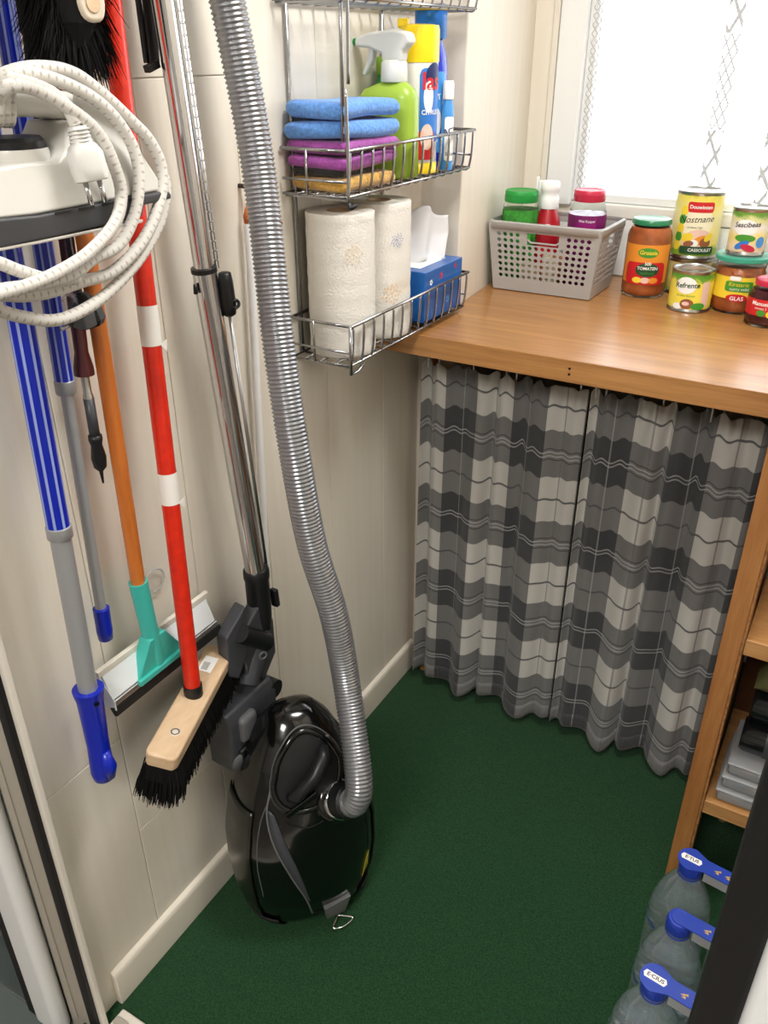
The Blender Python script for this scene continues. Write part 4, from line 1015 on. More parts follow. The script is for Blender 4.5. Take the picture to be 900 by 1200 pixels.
# dark red handled tool
xt = .028
a1, a2, a3, a4 = at(90,372,x=xt), at(99,439,x=xt), at(112,515,x=xt), at(121,566,x=xt)
gl = thing('hand_tool', 'slim metal tool with a dark red handle and black tip, beside the orange pole', 'tool', a4)
topg = lerp(a2, a1, 3.4); hookfor(V(xt, topg.y, 0)); 
MB().tube([topg, a1, lerp(a1,a2,.6), lerp(a1,a2,.86), a2, a2+(a3-a2)*.01], [.0085,.0085,.0080,.0115,.0118,.008], 18).build('handle', 'maroon', gl, smooth=True, autos=.8)
MB().tube([V(xt, topg.y, topg.z), V(xt, topg.y, ZRAIL-.03)], .0015, 6).build('loop', 'black_plastic', gl)
MB().tube([a2, lerp(a2,a3,.28), lerp(a2,a3,.3), a3], [.0052,.0052,.0062,.0058], 14).build('shaft', 'steel', gl, smooth=True, autos=.6)
MB().tube([lerp(a2,a3,.35), a3], .0066, 14).build('sleeve', 'dark_grey_plastic', gl, smooth=True)
MB().tube([lerp(a2,a3,.93), a3, a3+(a4-a3)*.12, lerp(a3,a4,.4), lerp(a3,a4,.62), lerp(a3,a4,.72), a4], [.0085,.0088,.0070,.0095,.0080,.0026,.0012], 12).build('tip', 'black_plastic', gl, smooth=True)

# push broom
ph = at(226, 806, z=.567); pt = at(138, 75, x=.036); top = line_up(ph, pt); hookfor(top); ax_ = (top-ph).normalized()
br = thing('push_broom', 'push broom with a red and white taped handle and black bristles', 'broom', ph-V(0,0,.11))
MB().tube([ph-ax_*.012, top], .0122, 22).build('handle', 'red_paint', br, smooth=True, autos=.8)
for v0, v1 in ((357, 404), (553, 589)):
    def onh(v):
        lo, hi_ = 0.0, 1.0
        for _ in range(40):
            mid = (lo+hi_)/2; q = lerp(ph, top, mid); d = q-CAM; vv = 600+FPX*d.dot(_D)/d.dot(_f)
            if vv > v: lo = mid
            else: hi_ = mid
        return lerp(ph, top, lo)
    A, B = onh(v0), onh(v1)
    MB().tube([A, B], .0127, 22, caps=False).build('white_tape', 'white_tape', br, smooth=True)
    MB().prism([(0,0),(.012,.004),(.010,-.012)], lambda a,b_,d: lerp(B, A, .05)+V(.0125,.002+a,b_-.001+.0)+V(d,0,0), 0, .0006).build('tape_end', 'white_tape', br)
MB().tube([ph-ax_*.014, ph+ax_*.006], .0142, 22).build('collar', 'black_plastic', br, smooth=True, autos=.8)
n0, n1 = at(187, 887, z=.557), at(259, 757, z=.557)
dl = (n1-n0); dl.z = 0; HL = dl.length; dl.normalize(); sd = V(dl.y, -dl.x, 0)
cen = (n0+n1)/2; cen.z = .557
tilt = 0.16; upv = (V(0,0,1)*math.cos(tilt)+sd*math.sin(tilt)).normalized(); sdv = dl.cross(upv).normalized()
if sdv.dot(sd) < 0: sdv = -sdv
top_ = [(-.5,-.78),(-.47,-1),(.47,-1),(.5,-.78),(.5,.78),(.47,1),(-.47,1),(-.5,.78)]
hw = .0235
hb = MB().prism(top_, lambda a,b_,d: cen+dl*(a*HL)+sdv*(b_*hw)+upv*d, -.024, 0).build('head', 'broom_wood', br, bevel=.004, bseg=3)
MB().prism([(-.38,-.6),(-.235,-.65),(-.23,.25),(-.375,.3)], lambda a,b_,d: cen+dl*(a*HL*-1)+sdv*(b_*hw)+upv*d, .0001, .0004).build('sticker', 'print_white', hb)
b_ = MB()
for k in range(9):
    f0 = .25+.075*(k/9); b_.prism([(f0,-.5),(f0+.0026,-.5),(f0+.0026,-.05),(f0,-.05)], lambda a,b2,d: cen+dl*(a*HL)+sdv*(b2*hw)+upv*d, .0004, .0006)
b_.build('barcode', 'print_black', hb)
c = cen+dl*(-.30*HL)+sdv*(.1*hw)
MB().lathe([(0,.0006),(.0075,.0006),(.0085,-.001)], c, 20, axis=upv).build('plug', 'duster_wood', hb, smooth=True)
MB().lathe([(.0045,.0009),(.0065,.0009)], c, 20, axis=upv).build('ring_mark', 'mid_grey_plastic', hb)
rnd = random.Random(21); b_ = MB()
for i in range(64):
    for j in range(12):
        for q in range(5):
            a = (i+.5)/64-.5; s_ = (j/11-.5)*2
            p0 = cen+dl*(a*HL*.97+rnd.uniform(-.002,.002))+sdv*(s_*hw*.9)+upv*-.022
            sp_ = .009*s_+rnd.gauss(0,.003); ln = .066+rnd.uniform(-.010,.004)-.012*s_*s_
            p1 = p0-upv*ln+sdv*sp_+dl*(a*.03+rnd.gauss(0,.0025))
            pm = (p0+p1)/2+sdv*sp_*.25
            b_.tube([p0, pm, p1], [.0014,.0014,.0006], 3, caps=False)
b_.prism([(-.49,-.85),(.49,-.85),(.49,.85),(-.49,.85)], lambda a,b2,d: cen+dl*(a*HL*(1+.04*d))+sdv*(b2*hw)-upv*(.022+.026*d), 0, 1)
b_.build('bristles', 'bristle', br, kind='stuff')

# vacuum wand with floor nozzle
xw_ = .050
q0, q1, q2 = at(300, 676, x=.055), at(245, 360, x=xw_), at(239, 316, x=xw_)
top = line_up(q2, at(191, 2, x=xw_)); hookfor(top)
vw = thing('vacuum_wand', 'chrome telescopic vacuum wand with a black floor nozzle, hung on the wall', 'vacuum wand', at(272,903,x=.06))
MB().tube([q0+(q0-q2).normalized()*.02, q2], .0160, 28).build('outer_tube', 'chrome', vw, smooth=True, autos=.8)
MB().tube([q2, top], .0128, 28).build('inner_tube', 'chrome', vw, smooth=True, autos=.8)
axw = (q2-q0).normalized()
MB().tube([q2-axw*.003, q2+axw*.003], .0172, 28).build('end_ring', 'black_plastic', vw, smooth=True, autos=.8)
off = V(0, .021, -.002)+V(.004,0,0)
r0 = q2+off; r1 = line_up(r0, at(210, 2, x=xw_+.004))
pts = []; rads = []
N = 46
for k in range(N):
    for f_, rr in ((0,.0020),(.05,.0034),(.86,.0034),(.92,.0020)):
        pts.append(lerp(r0, r1, (k+f_)/N)); rads.append(rr)
MB().tube(pts, rads, 10).build('notched_rail', 'chrome', vw, smooth=True, autos=.5)
c1, c2 = at(263, 320, x=.066), at(269, 368, x=.066)
cl = MB().tube([c1+(c1-c2)*.02, c1, lerp(c1,c2,.2), lerp(c1,c2,.8), c2, c2+(c2-c1)*.05], [.006,.0085,.0100,.0108,.0090,.005], 16).build('slider_clip', 'black_plastic', vw, smooth=True)
c3 = at(275, 356, x=.074)
MB().lathe([(.003,.002),(.0045,.006),(.0062,.006),(.0075,.002),(.0075,-.008)], c3, 18, axis=V(.8,-.5,.15)).build('clip_knob', 'black_plastic', cl, smooth=True)
MB().tube([c2, at(313, 668, x=.063)], .0026, 10).build('thin_rod', 'steel', vw, smooth=True)
MB().tube([q2+V(-.002,-.017,-.016), q2+V(-.002,-.018,-.028)], .003, 8).build('button', 'black_plastic', vw, smooth=True)
# sleeve, swivel and nozzle
s0, s1, s2, s3 = at(300,668,x=.055), at(306,735,x=.057), at(296,770,x=.060), at(290,800,x=.064)
MB().tube([s0+axw*.004, s0, lerp(s0,s1,.12), lerp(s0,s1,.15), lerp(s0,s1,.75), s1], [.0195,.0215,.0215,.0200,.0200,.0175], 26).build('sleeve', 'black_plastic', vw, smooth=True, autos=.8)
MB().obox(at(322,700,x=.066), axw, V(0,1,0), V(1,0,0), .036, .010, .014).build('release_button', 'black_plastic', vw, bevel=.003)
MB().tube([s1+(s0-s1)*.05, s1, lerp(s1,s2,.5), s2, s3], [.0165,.0175,.0180,.0215,.0190], 22).build('elbow', 'dark_grey_plastic', vw, smooth=True, autos=.9)
# yoke: two cheeks round the elbow
yk = MB()
for du in (-17, 17):
    P = [at(292+du*.45,706,x=.058), at(300+du,722,x=.06), at(304+du*.95,760,x=.062), at(292+du*.9,792,x=.064), at(276+du*.6,790,x=.062), at(270+du*.5,745,x=.06)]
    k = len(yk.v); yk.v += [p+V(.010,-.004,0) for p in P]+[p-V(.016,.0,0) for p in P]
    n = 6; yk.f += [tuple(k+i for i in range(n)), tuple(k+n+i for i in reversed(range(n)))]+[(k+i,k+(i+1)%n,k+n+(i+1)%n,k+n+i) for i in range(n)]
yk.build('swivel_yoke', 'dark_grey_plastic', vw, bevel=.004, bseg=3)
MB().tube([at(281,742,x=.074), at(312,752,x=.074)], .0155, 20).build('swivel_barrel', 'black_plastic', vw, smooth=True, autos=.8)
MB().lathe([(.004,.001),(.006,.003),(.008,.001)], at(308,768,x=.090), 18, axis=V(.9,-.4,.1)).build('pivot_cap', 'mid_grey_plastic', vw, smooth=True)
ny0, ny1 = .752, .875
def nz(a, b_, d): return V(.030+a, ny0+(ny1-ny0)*d, b_)
prof = [(0,.352),(.038,.334),(.052,.350),(.052,.440),(.040,.462),(.004,.462)]
MB().prism([(.0,.342),(.048,.338),(.054,.346),(.054,.432),(.044,.456),(0,.462)], nz, 0, 1).build('nozzle', 'dark_grey_plastic', vw, bevel=.005, bseg=3)
MB().box((.044,ny0+.020,.388),(.093,ny0+.062,.440)).build('pedal', 'mid_grey_plastic', vw, bevel=.010, bseg=3)
MB().box((.082,ny0+.012,.350),(.092,ny0+.045,.382)).build('pedal', 'black_plastic', vw, bevel=.004, bseg=3)
MB().lathe([(0,.004),(.014,.004),(.016,.001)], V(.086,ny0+.01,.36), 20, axis=V(1,-.2,0)).build('wear_disc', 'mid_grey_plastic', vw, smooth=True)
MB().tube([V(.050,ny1+.003,.428),V(.082,ny1+.003,.428)], .017, 22).build('wheel', 'black_plastic', vw, smooth=True, autos=.8)

# white rod with orange loop behind the hose
w0, w1 = at(312, 672, x=.016), at(291, 262, x=.016)
wr_ = thing('white_rod', 'thin white rod hanging from an orange strap behind the hose', 'rod', w0)
MB().tube([w0, w1], .0062, 14).build('rod', 'rail_white', wr_, smooth=True, autos=.8)
MB().tube([w1-V(0,0,.002), w1+V(0,0,.010), w1+V(0,.0,.022)], [.0058,.0066,.0030], 12).build('ferrule', 'orange_cord', wr_, smooth=True)
pk = at(284, 218, x=.006)
MB().tube(spline([w1+V(0,0,.02), lerp(w1,pk,.6)+V(.006,0,0), pk+V(.012,0,.004), pk+V(.010,.03,-.03), at(330,262,x=.012)], 6), .0022, 8).build('strap', 'orange_cord', wr_, smooth=True)
MB().tube([V(0,pk.y,pk.z), pk+V(.014,0,0)], .0032, 10).build('peg', 'inside_dark', wr_, smooth=True)

# ------------------------------------------------------------------ vacuum cleaner
NX = V(.80,-.60,0).normalized(); WX = V(.60,.80,0).normalized()
vb = V(.152, .832, .001)
LEAN = .03
vc = thing('vacuum_cleaner', 'glossy black canister vacuum cleaner parked upright with its grey ribbed hose', 'vacuum cleaner', vb)
prof = [  # z, half width, front depth, back depth
 (0,.072,.052,.040),(.012,.090,.072,.050),(.04,.110,.090,.060),(.09,.124,.102,.066),(.15,.130,.107,.070),(.21,.129,.106,.070),(.27,.119,.100,.066),(.33,.102,.089,.060),(.38,.082,.074,.050),(.415,.064,.058,.040),(.438,.045,.040,.030),(.450,.034,.026,.020),(.455,.014,.010,.010)]
def interp(z):
    for i in range(len(prof)-1):
        if prof[i][0] <= z <= prof[i+1][0]:
            f = (z-prof[i][0])/(prof[i+1][0]-prof[i][0]); return [prof[i][k]*(1-f)+prof[i+1][k]*f for k in range(1,4)]
    return list(prof[-1][1:])
def vpt(w_, n_, z): return vb+WX*w_+NX*(n_-LEAN*z)+V(0,0,z)
def surf(w_, z, d=0):
    a, f, bk = interp(z); q = min(1, abs(w_/a)); n_ = f*(1-q**2.4)**(1/2.4)
    return vpt(w_, n_+d, z)
def shellmesh(z0, z1, nz_, grow, t0, t1, nt):
    b_ = MB()
    for j in range(nz_+1):
        z = z0+(z1-z0)*j/nz_; a, f, bk = interp(z)
        for i in range(nt+1):
            t_ = t0+(t1-t0)*i/nt; e = 2/2.4
            c_, s_ = math.cos(t_), math.sin(t_)
            w_ = (a+grow)*math.copysign(abs(c_)**e, c_); n_ = ((f if s_ > 0 else bk)+grow)*math.copysign(abs(s_)**e, s_)
            b_.v.append(vpt(w_, n_, z))
    for j in range(nz_):
        for i in range(nt):
            a = j*(nt+1)+i; b_.f.append((a, a+1, a+nt+2, a+nt+1))
    return b_
b_ = shellmesh(0, .455, 60, 0, 0, 2*PI, 80)
n_ = 81
b_.f.append(tuple(range(80))); b_.f.append(tuple(60*n_+i for i in reversed(range(80))))
b_.build('body', 'gloss_black', vc, smooth=True, autos=1.0)
# side shells (olive tinted), slightly proud
shellmesh(.05, .30, 24, .0025, PI*.80, PI*1.10, 16).build('side_shell', 'olive_black', vc, smooth=True, solid=.003)
shellmesh(.05, .30, 24, .0025, -PI*.10, PI*.16, 14).build('side_shell', 'olive_black', vc, smooth=True, solid=.003)
shellmesh(.0, .05, 6, .0045, PI*.70, PI*2.25, 60).build('bumper', 'rubber', vc, smooth=True, solid=.003)
# seams on the lid
def seam(pts, m_='seam_dark', r=.0012, d=.0004, name='seam'):
    return MB().tube([surf(w_, z, d) for w_, z in [( (p.x), p.y) for p in spline([V(a, b2, 0) for a, b2 in pts], 10)]], r, 6).build(name, m_, vc, smooth=True)
seam([(-.055,.37),(-.074,.31),(-.072,.25),(-.052,.18),(-.028,.11),(-.016,.055)], 'silver_plastic', .0016, .0008, 'trim_line')
seam([(-.060,.35),(-.088,.28),(-.100,.20),(-.096,.12)], 'mid_grey_plastic', .0010, .0006, 'trim_line')
seam([(.058,.365),(.088,.28),(.100,.20),(.095,.10),(.075,.055)])
seam([(-.050,.29),(-.010,.272),(.030,.285),(.060,.32)])
seam([(-.016,.055),(.02,.046),(.06,.062),(.09,.10)])
# grey accent blade
b_ = MB()
L1 = spline([V(-.074,.315,0),V(-.072,.25,0),V(-.052,.18,0),V(-.022,.10,0)], 10); L2 = spline([V(-.064,.305,0),V(-.052,.245,0),V(-.036,.18,0),V(-.020,.10,0)], 10)
for p, q in zip(L1, L2): b_.v += [surf(p.x, p.y, .0010), surf(q.x, q.y, .0014)]
for i in range(len(L1)-1): b_.f.append((2*i, 2*i+1, 2*i+3, 2*i+2))
b_.build('accent', 'dark_grey_plastic', vc, smooth=True, solid=.0012)
# handle recess and carrying handle
HZ = .368
loop = [V(.056*math.cos(a), HZ+.062*math.sin(a), 0) for a in [2*PI*k/48 for k in range(48)]]
loop = [V(p.x*(1+.22*(HZ-p.y)/.06)+.002+(.012 if p.y < HZ else 0)*(HZ-p.y)/.06*-1, min(p.y, .434), 0) for p in loop]
MB().tube([surf(p.x, p.y, .0015) for p in loop], .0058, 10, closed=True).build('handle_loop', 'gloss_black', vc, smooth=True)
MB().tube([surf(p.x*1.10+.001, min(HZ+(p.y-HZ)*1.10, .440), .0005) for p in loop], .0014, 6, closed=True).build('trim_line', 'mid_grey_plastic', vc, smooth=True)
b_ = MB(); b_.v.append(surf(.002, HZ, .0022))
for q in (.33, .66, .95): b_.v += [surf(p.x*q, HZ+(p.y-HZ)*q, .0022) for p in loop]
NL = len(loop)
b_.f = [(0, 1+i, 1+(i+1) % NL) for i in range(NL)]
for r in range(2): b_.f += [(1+r*NL+i, 1+(r+1)*NL+i, 1+(r+1)*NL+(i+1) % NL, 1+r*NL+(i+1) % NL) for i in range(NL)]
b_.build('handle_recess', 'rubber', vc, smooth=True)
MB().tube([surf(-.038,.338,.004), surf(-.028,.345,.014), surf(.006,.374,.019), surf(.026,.394,.015), surf(.032,.402,.005)], [.008,.0115,.012,.0115,.008], 14).build('handle_grip', 'black_plastic', vc, smooth=True)
MB().obox(surf(-.020,.322,.005), WX+V(0,0,.55), V(0,0,1)-WX*.55, NX, .062, .012, .006).build('latch', 'gloss_black', vc, bevel=.002)
MB().obox(surf(.036,.412,.003), WX-V(0,0,.2), V(0,0,1)+WX*.2, NX, .020, .008, .004).build('latch_tab', 'mid_grey_plastic', vc, bevel=.0015)
# hose port
pc = surf(.044, .302, -.002)
pd = (NX*.80+WX*.28+V(0,0,.55)).normalized()
MB().lathe([(.040,-.012),(.041,.004),(.037,.010),(.032,.011)], pc, 32, axis=pd).build('port_collar', 'gloss_black', vc, smooth=True)
MB().lathe([(.033,.009),(.0335,.016),(.031,.018)], pc, 32, axis=pd).build('port_ring', 'chrome', vc, smooth=True)
MB().lathe([(.030,.008),(.030,.030),(.0275,.040),(.024,.042)], pc, 32, axis=pd).build('hose_cuff', 'black_plastic', vc, smooth=True, autos=.7)
MB().obox(pc+pd*.026+NX*.026-WX*.006, WX, V(0,0,1), NX, .014, .005, .004).build('cuff_button', 'mid_grey_plastic', vc, bevel=.001)
# bottom clasp and hook
MB().add([surf(.004,.066,.009),surf(.056,.070,.009),surf(.050,.012,.018),surf(.014,.006,.020),surf(.004,.066,-.006),surf(.056,.070,-.006),surf(.050,.012,-.006),surf(.014,.006,-.006)],
         [(0,1,2,3),(7,6,5,4),(0,4,5,1),(1,5,6,2),(2,6,7,3),(3,7,4,0)]).build('clasp', 'silver_plastic', vc, bevel=.001)
k0 = surf(.032,.012,.018)
MB().tube(spline([k0, k0+NX*.016+WX*-.014+V(0,0,-.003), k0+NX*.020+WX*.004+V(0,0,-.004), k0+NX*.010+WX*.026+V(0,0,-.004), k0+V(0,0,.004)], 6), .0018, 8).build('park_hook', 'chrome', vc, smooth=True)
b_ = MB().add([surf(.083,.092,.002),surf(.098,.110,.002),surf(.100,.145,.002),surf(.090,.125,.002)], [(0,1,2,3)]); b_.build('sticker', 'yellow_sticker', vc, solid=.0006)
MB().obox(surf(-.108,.10,-.01), NX, WX, V(0,0,1), .004, .004, .004).build('side_screw', 'seam_dark', vc)
for w_ in (-.09, .09):
    MB().tube([vpt(w_-.008,-.060,.05), vpt(w_+.008,-.060,.05)], .028, 22).build('wheel', 'black_plastic', vc, smooth=True, autos=.8)
# hose
e0 = pc+pd*.036; e1 = pc+pd*.056
hp = [e0, e1, e1+V(.000,.012,.045), at(406,800,x=.230), at(391,720,x=.210), at(366,640,x=.185), at(347,540,x=.165), at(326,400,x=.130), at(303,200,x=.085), at(266,0,x=.058)]
tp = hp[-1]; hp += [tp+V(-.010,-.03,.16), tp+V(-.02,-.09,.29)]
path = spline(hp, 24)
# resample
Ls = [0]
for i in range(1, len(path)): Ls.append(Ls[-1]+(path[i]-path[i-1]).length)
step = .0058/4; tot = Ls[-1]; pts = []; rads = []; j = 0; k = 0
wave = (.0205, .0225, .0225, .0205)
s_ = 0
while s_ < tot:
    while Ls[j+1] < s_: j += 1
    f = (s_-Ls[j])/(Ls[j+1]-Ls[j]); pts.append(path[j].lerp(path[j+1], f)); rads.append(wave[k % 4]); k += 1; s_ += step
MB().tube(pts, rads, 22).build('hose', 'hose_grey', vc, smooth=True)
hookfor(V(pts[-1].x, min(pts[-1].y, 1.02), 0))

# ------------------------------------------------------------------ brushes and straps at the top
dc = at(92, 40, x=.095)
db = thing('hand_brush', 'black bushy hand brush with a pale wooden back, hanging above the iron', 'brush', at(92, 92, x=.105))
tv = V(0,.10,1).normalized()
poly = []
for k in range(24):
    a = 2*PI*k/24; poly.append((.0165*math.copysign(abs(math.cos(a))**.6, math.cos(a)), math.sin(a)))
pc0 = at(104, 27, x=.128)
MB().prism([(y_, (z_*.020 if z_ < 0 else z_*.34)+.020) for y_, z_ in poly], lambda a,b2,d: pc0+V(d, a+b2*-.03, b2), -.012, .010).build('wooden_back', 'duster_wood', db, bevel=.004, bseg=3)
MB().lathe([(0,.0011),(.008,.0011),(.0085,.0005)], pc0+V(.0100,-.001,.016), 18, axis=V(1,0,0)).build('oval_mark', 'broom_wood', db)
MB().tube([pc0+V(0,-.010,.34), pc0+V(0,-.012,.39), V(.06,pc0.y-.012,ZRAIL)], .002, 6).build('hanging_loop', 'black_plastic', db)
hookfor(V(.06, pc0.y-.012, 0))
rnd = random.Random(5); b_ = MB()
b_.lathe([(0,-.030),(.016,-.020),(.027,0),(.030,.05),(.030,.20),(.012,.25),(0,.26)], pc0+V(-.020,-.008,.0), 20)
for k in range(9000):
    z0 = rnd.uniform(-.012, .22); s_ = rnd.uniform(-1, 1); f = rnd.uniform(-1, 1)
    p0 = pc0+V(-.014+.008*f, s_*.020-.006, z0)
    ln = rnd.uniform(.034,.056)
    dirv = V(-.25+.30*f+rnd.gauss(0,.10), s_*.62+rnd.gauss(0,.12), -.95+rnd.gauss(0,.12)+(z0-.02)*1.0).normalized()
    p1 = p0+dirv*ln; pm = (p0+p1)/2+V(0,0,.003)+V(0,s_*.003,0)
    b_.tube([p0, pm, p1], [.0007,.0007,.0002], 3, caps=False)
b_.build('bristles', 'bristle', db, kind='stuff')
# black strap
bs = thing('black_strap', 'folded black strap hanging beside the chrome wand', 'strap', at(178, 80, x=.03))
for (u0, u1, v1, xx) in ((162, 172, 74, .030), (170, 179, 80, .034), (177, 184, 76, .030)):
    a = at(u0, 0, x=xx); b2 = at(u1, v1, x=xx); tpp = line_up(b2, a)
    MB().obox((b2+tpp)/2, (tpp-b2), V(0,1,0), V(1,0,0), (tpp-b2).length, .0085, .0025).build('strap_band', 'rubber', bs, bevel=.0008)
hookfor(V(.03, tpp.y, 0))
e_ = at(178, 78, x=.032); MB().obox(e_, V(0,1,.3), V(0,-.3,1), V(1,0,0), .020, .008, .009).build('strap_end', 'rubber', bs, bevel=.001)
# dark thin stick behind the brush
a = at(27, 0, x=.018); b2 = at(62, 330, x=.018); tpp = line_up(b2, a); hookfor(tpp)
ds = thing('black_cane', 'thin black stick behind the iron, right of the thin blue pole', 'stick', b2)
MB().tube([b2, tpp], .0042, 10).build('shaft', 'black_plastic', ds, smooth=True)
MB().tube([lerp(b2,tpp,.45), lerp(b2,tpp,.98)], .0085, 12).build('sleeve', 'rubber', ds, smooth=True)

# ------------------------------------------------------------------ iron with its cord
XI = .125
def ip(u, v): p = at(u, v, x=XI); return (p.y, p.z)
ir = thing('steam_iron', 'white steam iron with a dark base hanging at the left edge, cord wound round it', 'iron', at(40, 275, x=XI))
def iprism(name, pts, x0, x1, m_, parent=ir, bevel=.004, narrow=None):
    poly = [ip(*p) for p in pts]; b_ = MB()
    if narrow is None: b_.prism(poly, lambda a,b2,d: V(d, a, b2), x0, x1)
    else: b_.prism(poly, lambda a,b2,d: V(XI+(d-XI)*narrow(b2), a, b2), x0, x1)
    return b_.build(name, m_, parent, bevel=bevel, bseg=3)
zt_, zb_ = ip(100,108)[1], ip(80,240)[1]
nar = lambda z: .45+.55*min(1, max(0, (zt_-z)/(zt_-zb_)))
iprism('body', [(155,219),(154,214),(140,186),(111,124),(104,108),(96,106),(72,108),(71,140),(54,140),(50,160),(48,174),(36,186),(0,188),(-50,196),(-84,232),(-86,256),(0,247)], XI-.048, XI+.048, 'iron_white', narrow=nar, bevel=.006)
iprism('handle', [(80,107),(60,106),(0,104),(-52,112),(-66,126),(-62,150),(-44,146),(0,137),(44,137),(72,142)], XI-.016, XI+.016, 'iron_white', bevel=.007)
iprism('handle_post', [(-66,126),(-44,140),(-52,200),(-72,204)], XI-.015, XI+.015, 'iron_white', bevel=.006)
iprism('base', [(159,223),(159,229),(127,236),(125,249),(0,276),(-90,292),(-96,272),(-88,254),(0,247),(155,219)], XI-.050, XI+.050, 'iron_dark', bevel=.003)
iprism('soleplate', [(126,252),(126,256),(0,280),(-92,296),(-92,292),(0,276)], XI-.049, XI+.049, 'iron_sole', bevel=.001)
for k in range(4):
    u = 20+k*28; iprism('vent', [(u,247-u*.18),(u+18,244-u*.18),(u+18,247.5-u*.18),(u,250.5-u*.18)], XI+.0495, XI+.0510, 'black_plastic', bevel=0)
dcn = at(18, 183, x=XI); 
MB().lathe([(0,.016),(.024,.016),(.027,.013),(.027,.006)], dcn, 30).build('dial', 'black_plastic', ir, smooth=True, autos=.7)
MB().lathe([(.0285,.007),(.0295,.004),(.0295,-.004),(0,-.004)], dcn, 30).build('dial_ring', 'iron_white', ir, smooth=True, autos=.7)
# wall bracket that carries it (left of the frame)
hk = at(-22, 136, x=XI)
wh_ = thing('iron_bracket', 'grey wall bracket carrying the iron by its handle at the left edge', 'bracket', V(0, hk.y, hk.z-.03))
MB().box((0.0005,hk.y-.012,hk.z-.05),(.006,hk.y+.012,hk.z+.03)).build('plate', 'grey_alu', wh_, bevel=.001)
MB().tube(spline([(.006,hk.y,hk.z-.005),(.06,hk.y,hk.z-.005),(XI+.012,hk.y,hk.z-.005),(XI+.020,hk.y,hk.z+.012)], 5), .004, 10).build('arm', 'grey_alu', wh_, smooth=True)
# cord
m, t, b = shell('cord_fabric')
co = t.coord('UV'); sp = t.new('ShaderNodeSeparateXYZ'); t.set(sp.inputs[0], co)
s1 = t.math('FRACT', t.math('ADD', t.math('MULTIPLY', sp.outputs[0], 2), t.math('MULTIPLY', sp.outputs[1], 130)))
s2 = t.math('FRACT', t.math('SUBTRACT', t.math('MULTIPLY', sp.outputs[0], 2), t.math('MULTIPLY', sp.outputs[1], 130)))
fl_ = t.math('MULTIPLY', t.math('LESS_THAN', s1, .34), t.math('LESS_THAN', s2, .34))
t.set(b.inputs['Base Color'], t.mix(t.math('MULTIPLY', fl_, .6), lin((218,214,207)), lin((150,142,132))))
b.inputs['Roughness'].default_value = .85; wn2 = t.noise(t.map(co, (60, 900, 1)), 1, 2); t.set(b.inputs['Normal'], t.bump(wn2, .4, .001))
def cord(pxs, name='cord', r=.0057, parent=ir):
    P = spline([at(u, v, x=x) for u, v, x in pxs], 14); b_ = MB().tube(P, r, 14)
    acc = [0]
    for i in range(1, len(P)): acc.append(acc[-1]+(P[i]-P[i-1]).length)
    n = len(P)
    return b_.build(name, 'cord_fabric', parent, smooth=True, uvfn=lambda i: ((i % 14)/14, acc[min(i//14, n-1)]))
cd_ = cord([(-6,128,.128),(-2,96,.150),(14,84,.156),(48,79,.158),(86,86,.158),(122,112,.160),(152,140,.162),(176,166,.165),(190,200,.168),(186,240,.172),(166,284,.176),(132,318,.178),(96,330,.176),(50,344,.172),(10,346,.170),(-30,336,.165),(-60,300,.160)])
cord([(0,134,.140),(2,100,.158),(20,86,.164),(60,92,.166),(104,112,.168),(136,140,.170),(157,176,.172),(163,214,.176),(156,256,.180),(138,288,.184),(108,304,.186),(84,322,.188),(40,334,.186),(0,340,.182),(-40,350,.178),(-70,330,.17)])
cord([(4,134,.140),(8,96,.164),(34,98,.170),(62,110,.174),(80,128,.177),(89,146,.179)])
cord([(-4,132,.130),(4,104,.166),(40,104,.172),(88,132,.180),(116,158,.182),(133,192,.184),(142,228,.186),(134,262,.190),(104,296,.194),(70,318,.194),(34,334,.192),(-10,346,.188),(-50,352,.18)])
cord([(192,206,.166),(194,226,.168),(186,262,.170),(164,302,.172),(132,338,.174),(100,362,.176),(66,375,.176),(30,372,.174),(-4,362,.172),(-40,340,.166)])
cord([(-40,310,.172),(-10,306,.176),(24,318,.180),(60,328,.184),(90,326,.186)])
for du in (-3, 4, 10):
    cord([(du-1,100,.106),(du,94,.125),(du+1,100,.146),(du+2,120,.150),(du+2,138,.144),(du+1,143,.125),(du,138,.106)], 'cord_wrap', .005)
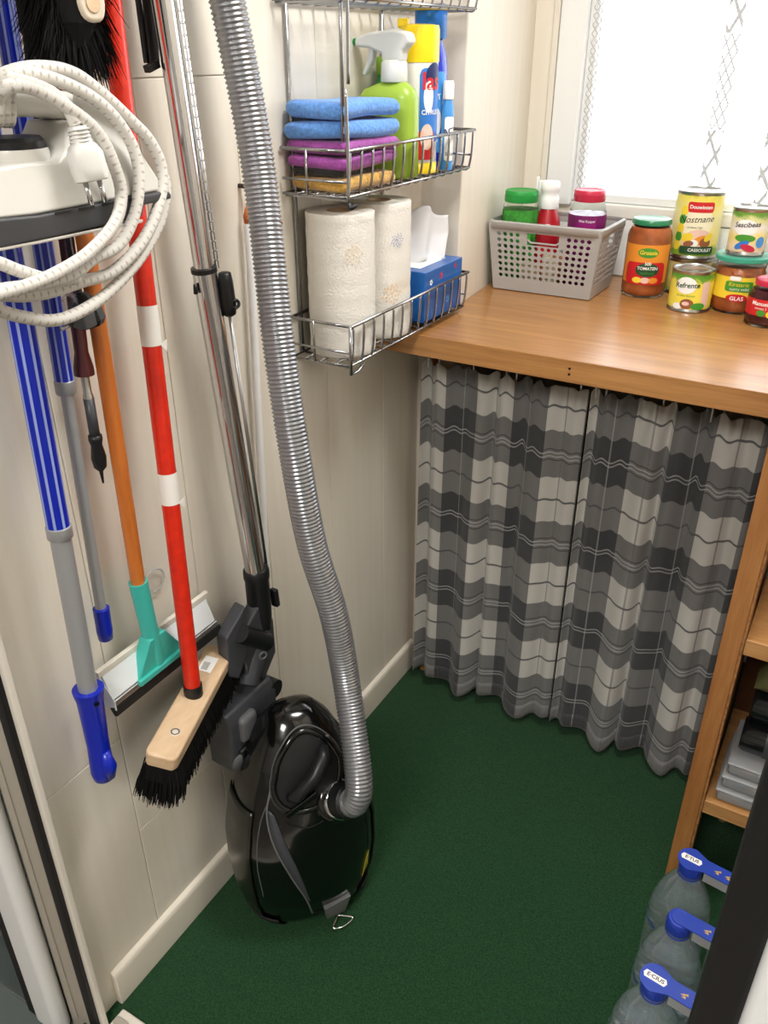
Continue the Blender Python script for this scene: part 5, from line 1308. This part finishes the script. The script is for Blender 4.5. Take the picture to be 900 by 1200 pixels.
# white plug
pa, pb_ = at(90, 148, x=.180), at(108, 212, x=.186)
pax = (pb_-pa).normalized(); psd = pax.cross(V(1,-.35,0).normalized()).normalized(); pnn = psd.cross(pax).normalized()
pg = MB()
secs = [(.0,.0075,.007),(.30,.009,.009),(.36,.012,.011),(.50,.0155,.0125),(.78,.0155,.0125),(.98,.0145,.012),(1.0,.013,.011)]
for f, a, c in secs:
    for k in range(20):
        t_ = 2*PI*k/20; e = .7
        pg.v.append(lerp(pa, pb_, f)+psd*a*math.copysign(abs(math.cos(t_))**e, math.cos(t_))+pnn*c*math.copysign(abs(math.sin(t_))**e, math.sin(t_)))
for j in range(len(secs)-1):
    for k in range(20): pg.f.append((j*20+k, j*20+(k+1)%20, (j+1)*20+(k+1)%20, (j+1)*20+k))
pg.f.append(tuple(range(20))); pg.f.append(tuple((len(secs)-1)*20+k for k in reversed(range(20))))
plug = pg.build('plug', 'plug_white', ir, smooth=True, autos=.8)
for k in range(4): MB().tube([lerp(pa,pb_,.05+.07*k), lerp(pa,pb_,.075+.07*k)], .0098, 16).build('strain_ring', 'plug_white', plug, smooth=True)
for s_ in (-1, 1): MB().tube([pb_+psd*.0065*s_, pb_+psd*.0065*s_+pax*.019], .0024, 10).build('pin', 'chrome', plug, smooth=True)
# black plug hanging below
bp0, bp1 = at(96, 352, x=.075), at(108, 382, x=.080)
bk = thing('black_plug', 'black mains plug with its cable hanging below the coiled white cord', 'plug', bp1)
MB().tube([lerp(bp0,bp1,-.25), bp0, lerp(bp0,bp1,.3), lerp(bp0,bp1,.8), bp1], [.008,.013,.0175,.0175,.013], 8).build('plug_body', 'black_plastic', bk)
b2 = lerp(bp0, bp1, .55); out = (at(66,386,x=.08)-b2).normalized()
MB().obox(b2+out*.012+V(.006,0,0), out, V(1,0,0), out.cross(V(1,0,0)), .018, .022, .018).build('plug_face', 'mid_grey_plastic', bk, bevel=.003)
for s_ in (-1, 1): MB().tube([b2+out*.018+V(.004*s_,0,.004*s_), b2+out*.036+V(.004*s_,0,.004*s_)], .0022, 8).build('pin', 'steel', bk, smooth=True)
MB().tube(spline([lerp(bp0,bp1,-.2), at(88,320,x=.070), at(80,280,x=.060), at(74,200,x=.05), at(66,90,x=.04), V(.03, at(60,40,x=.04).y, ZRAIL-.02)], 8), .0036, 10).build('cable', 'black_plastic', bk, smooth=True)
MB().tube(spline([at(76,345,x=.085), at(82,352,x=.088), at(84,375,x=.086)], 4), [.008]*9, 10).build('clear_clip', 'clear_plastic', bk, smooth=True)
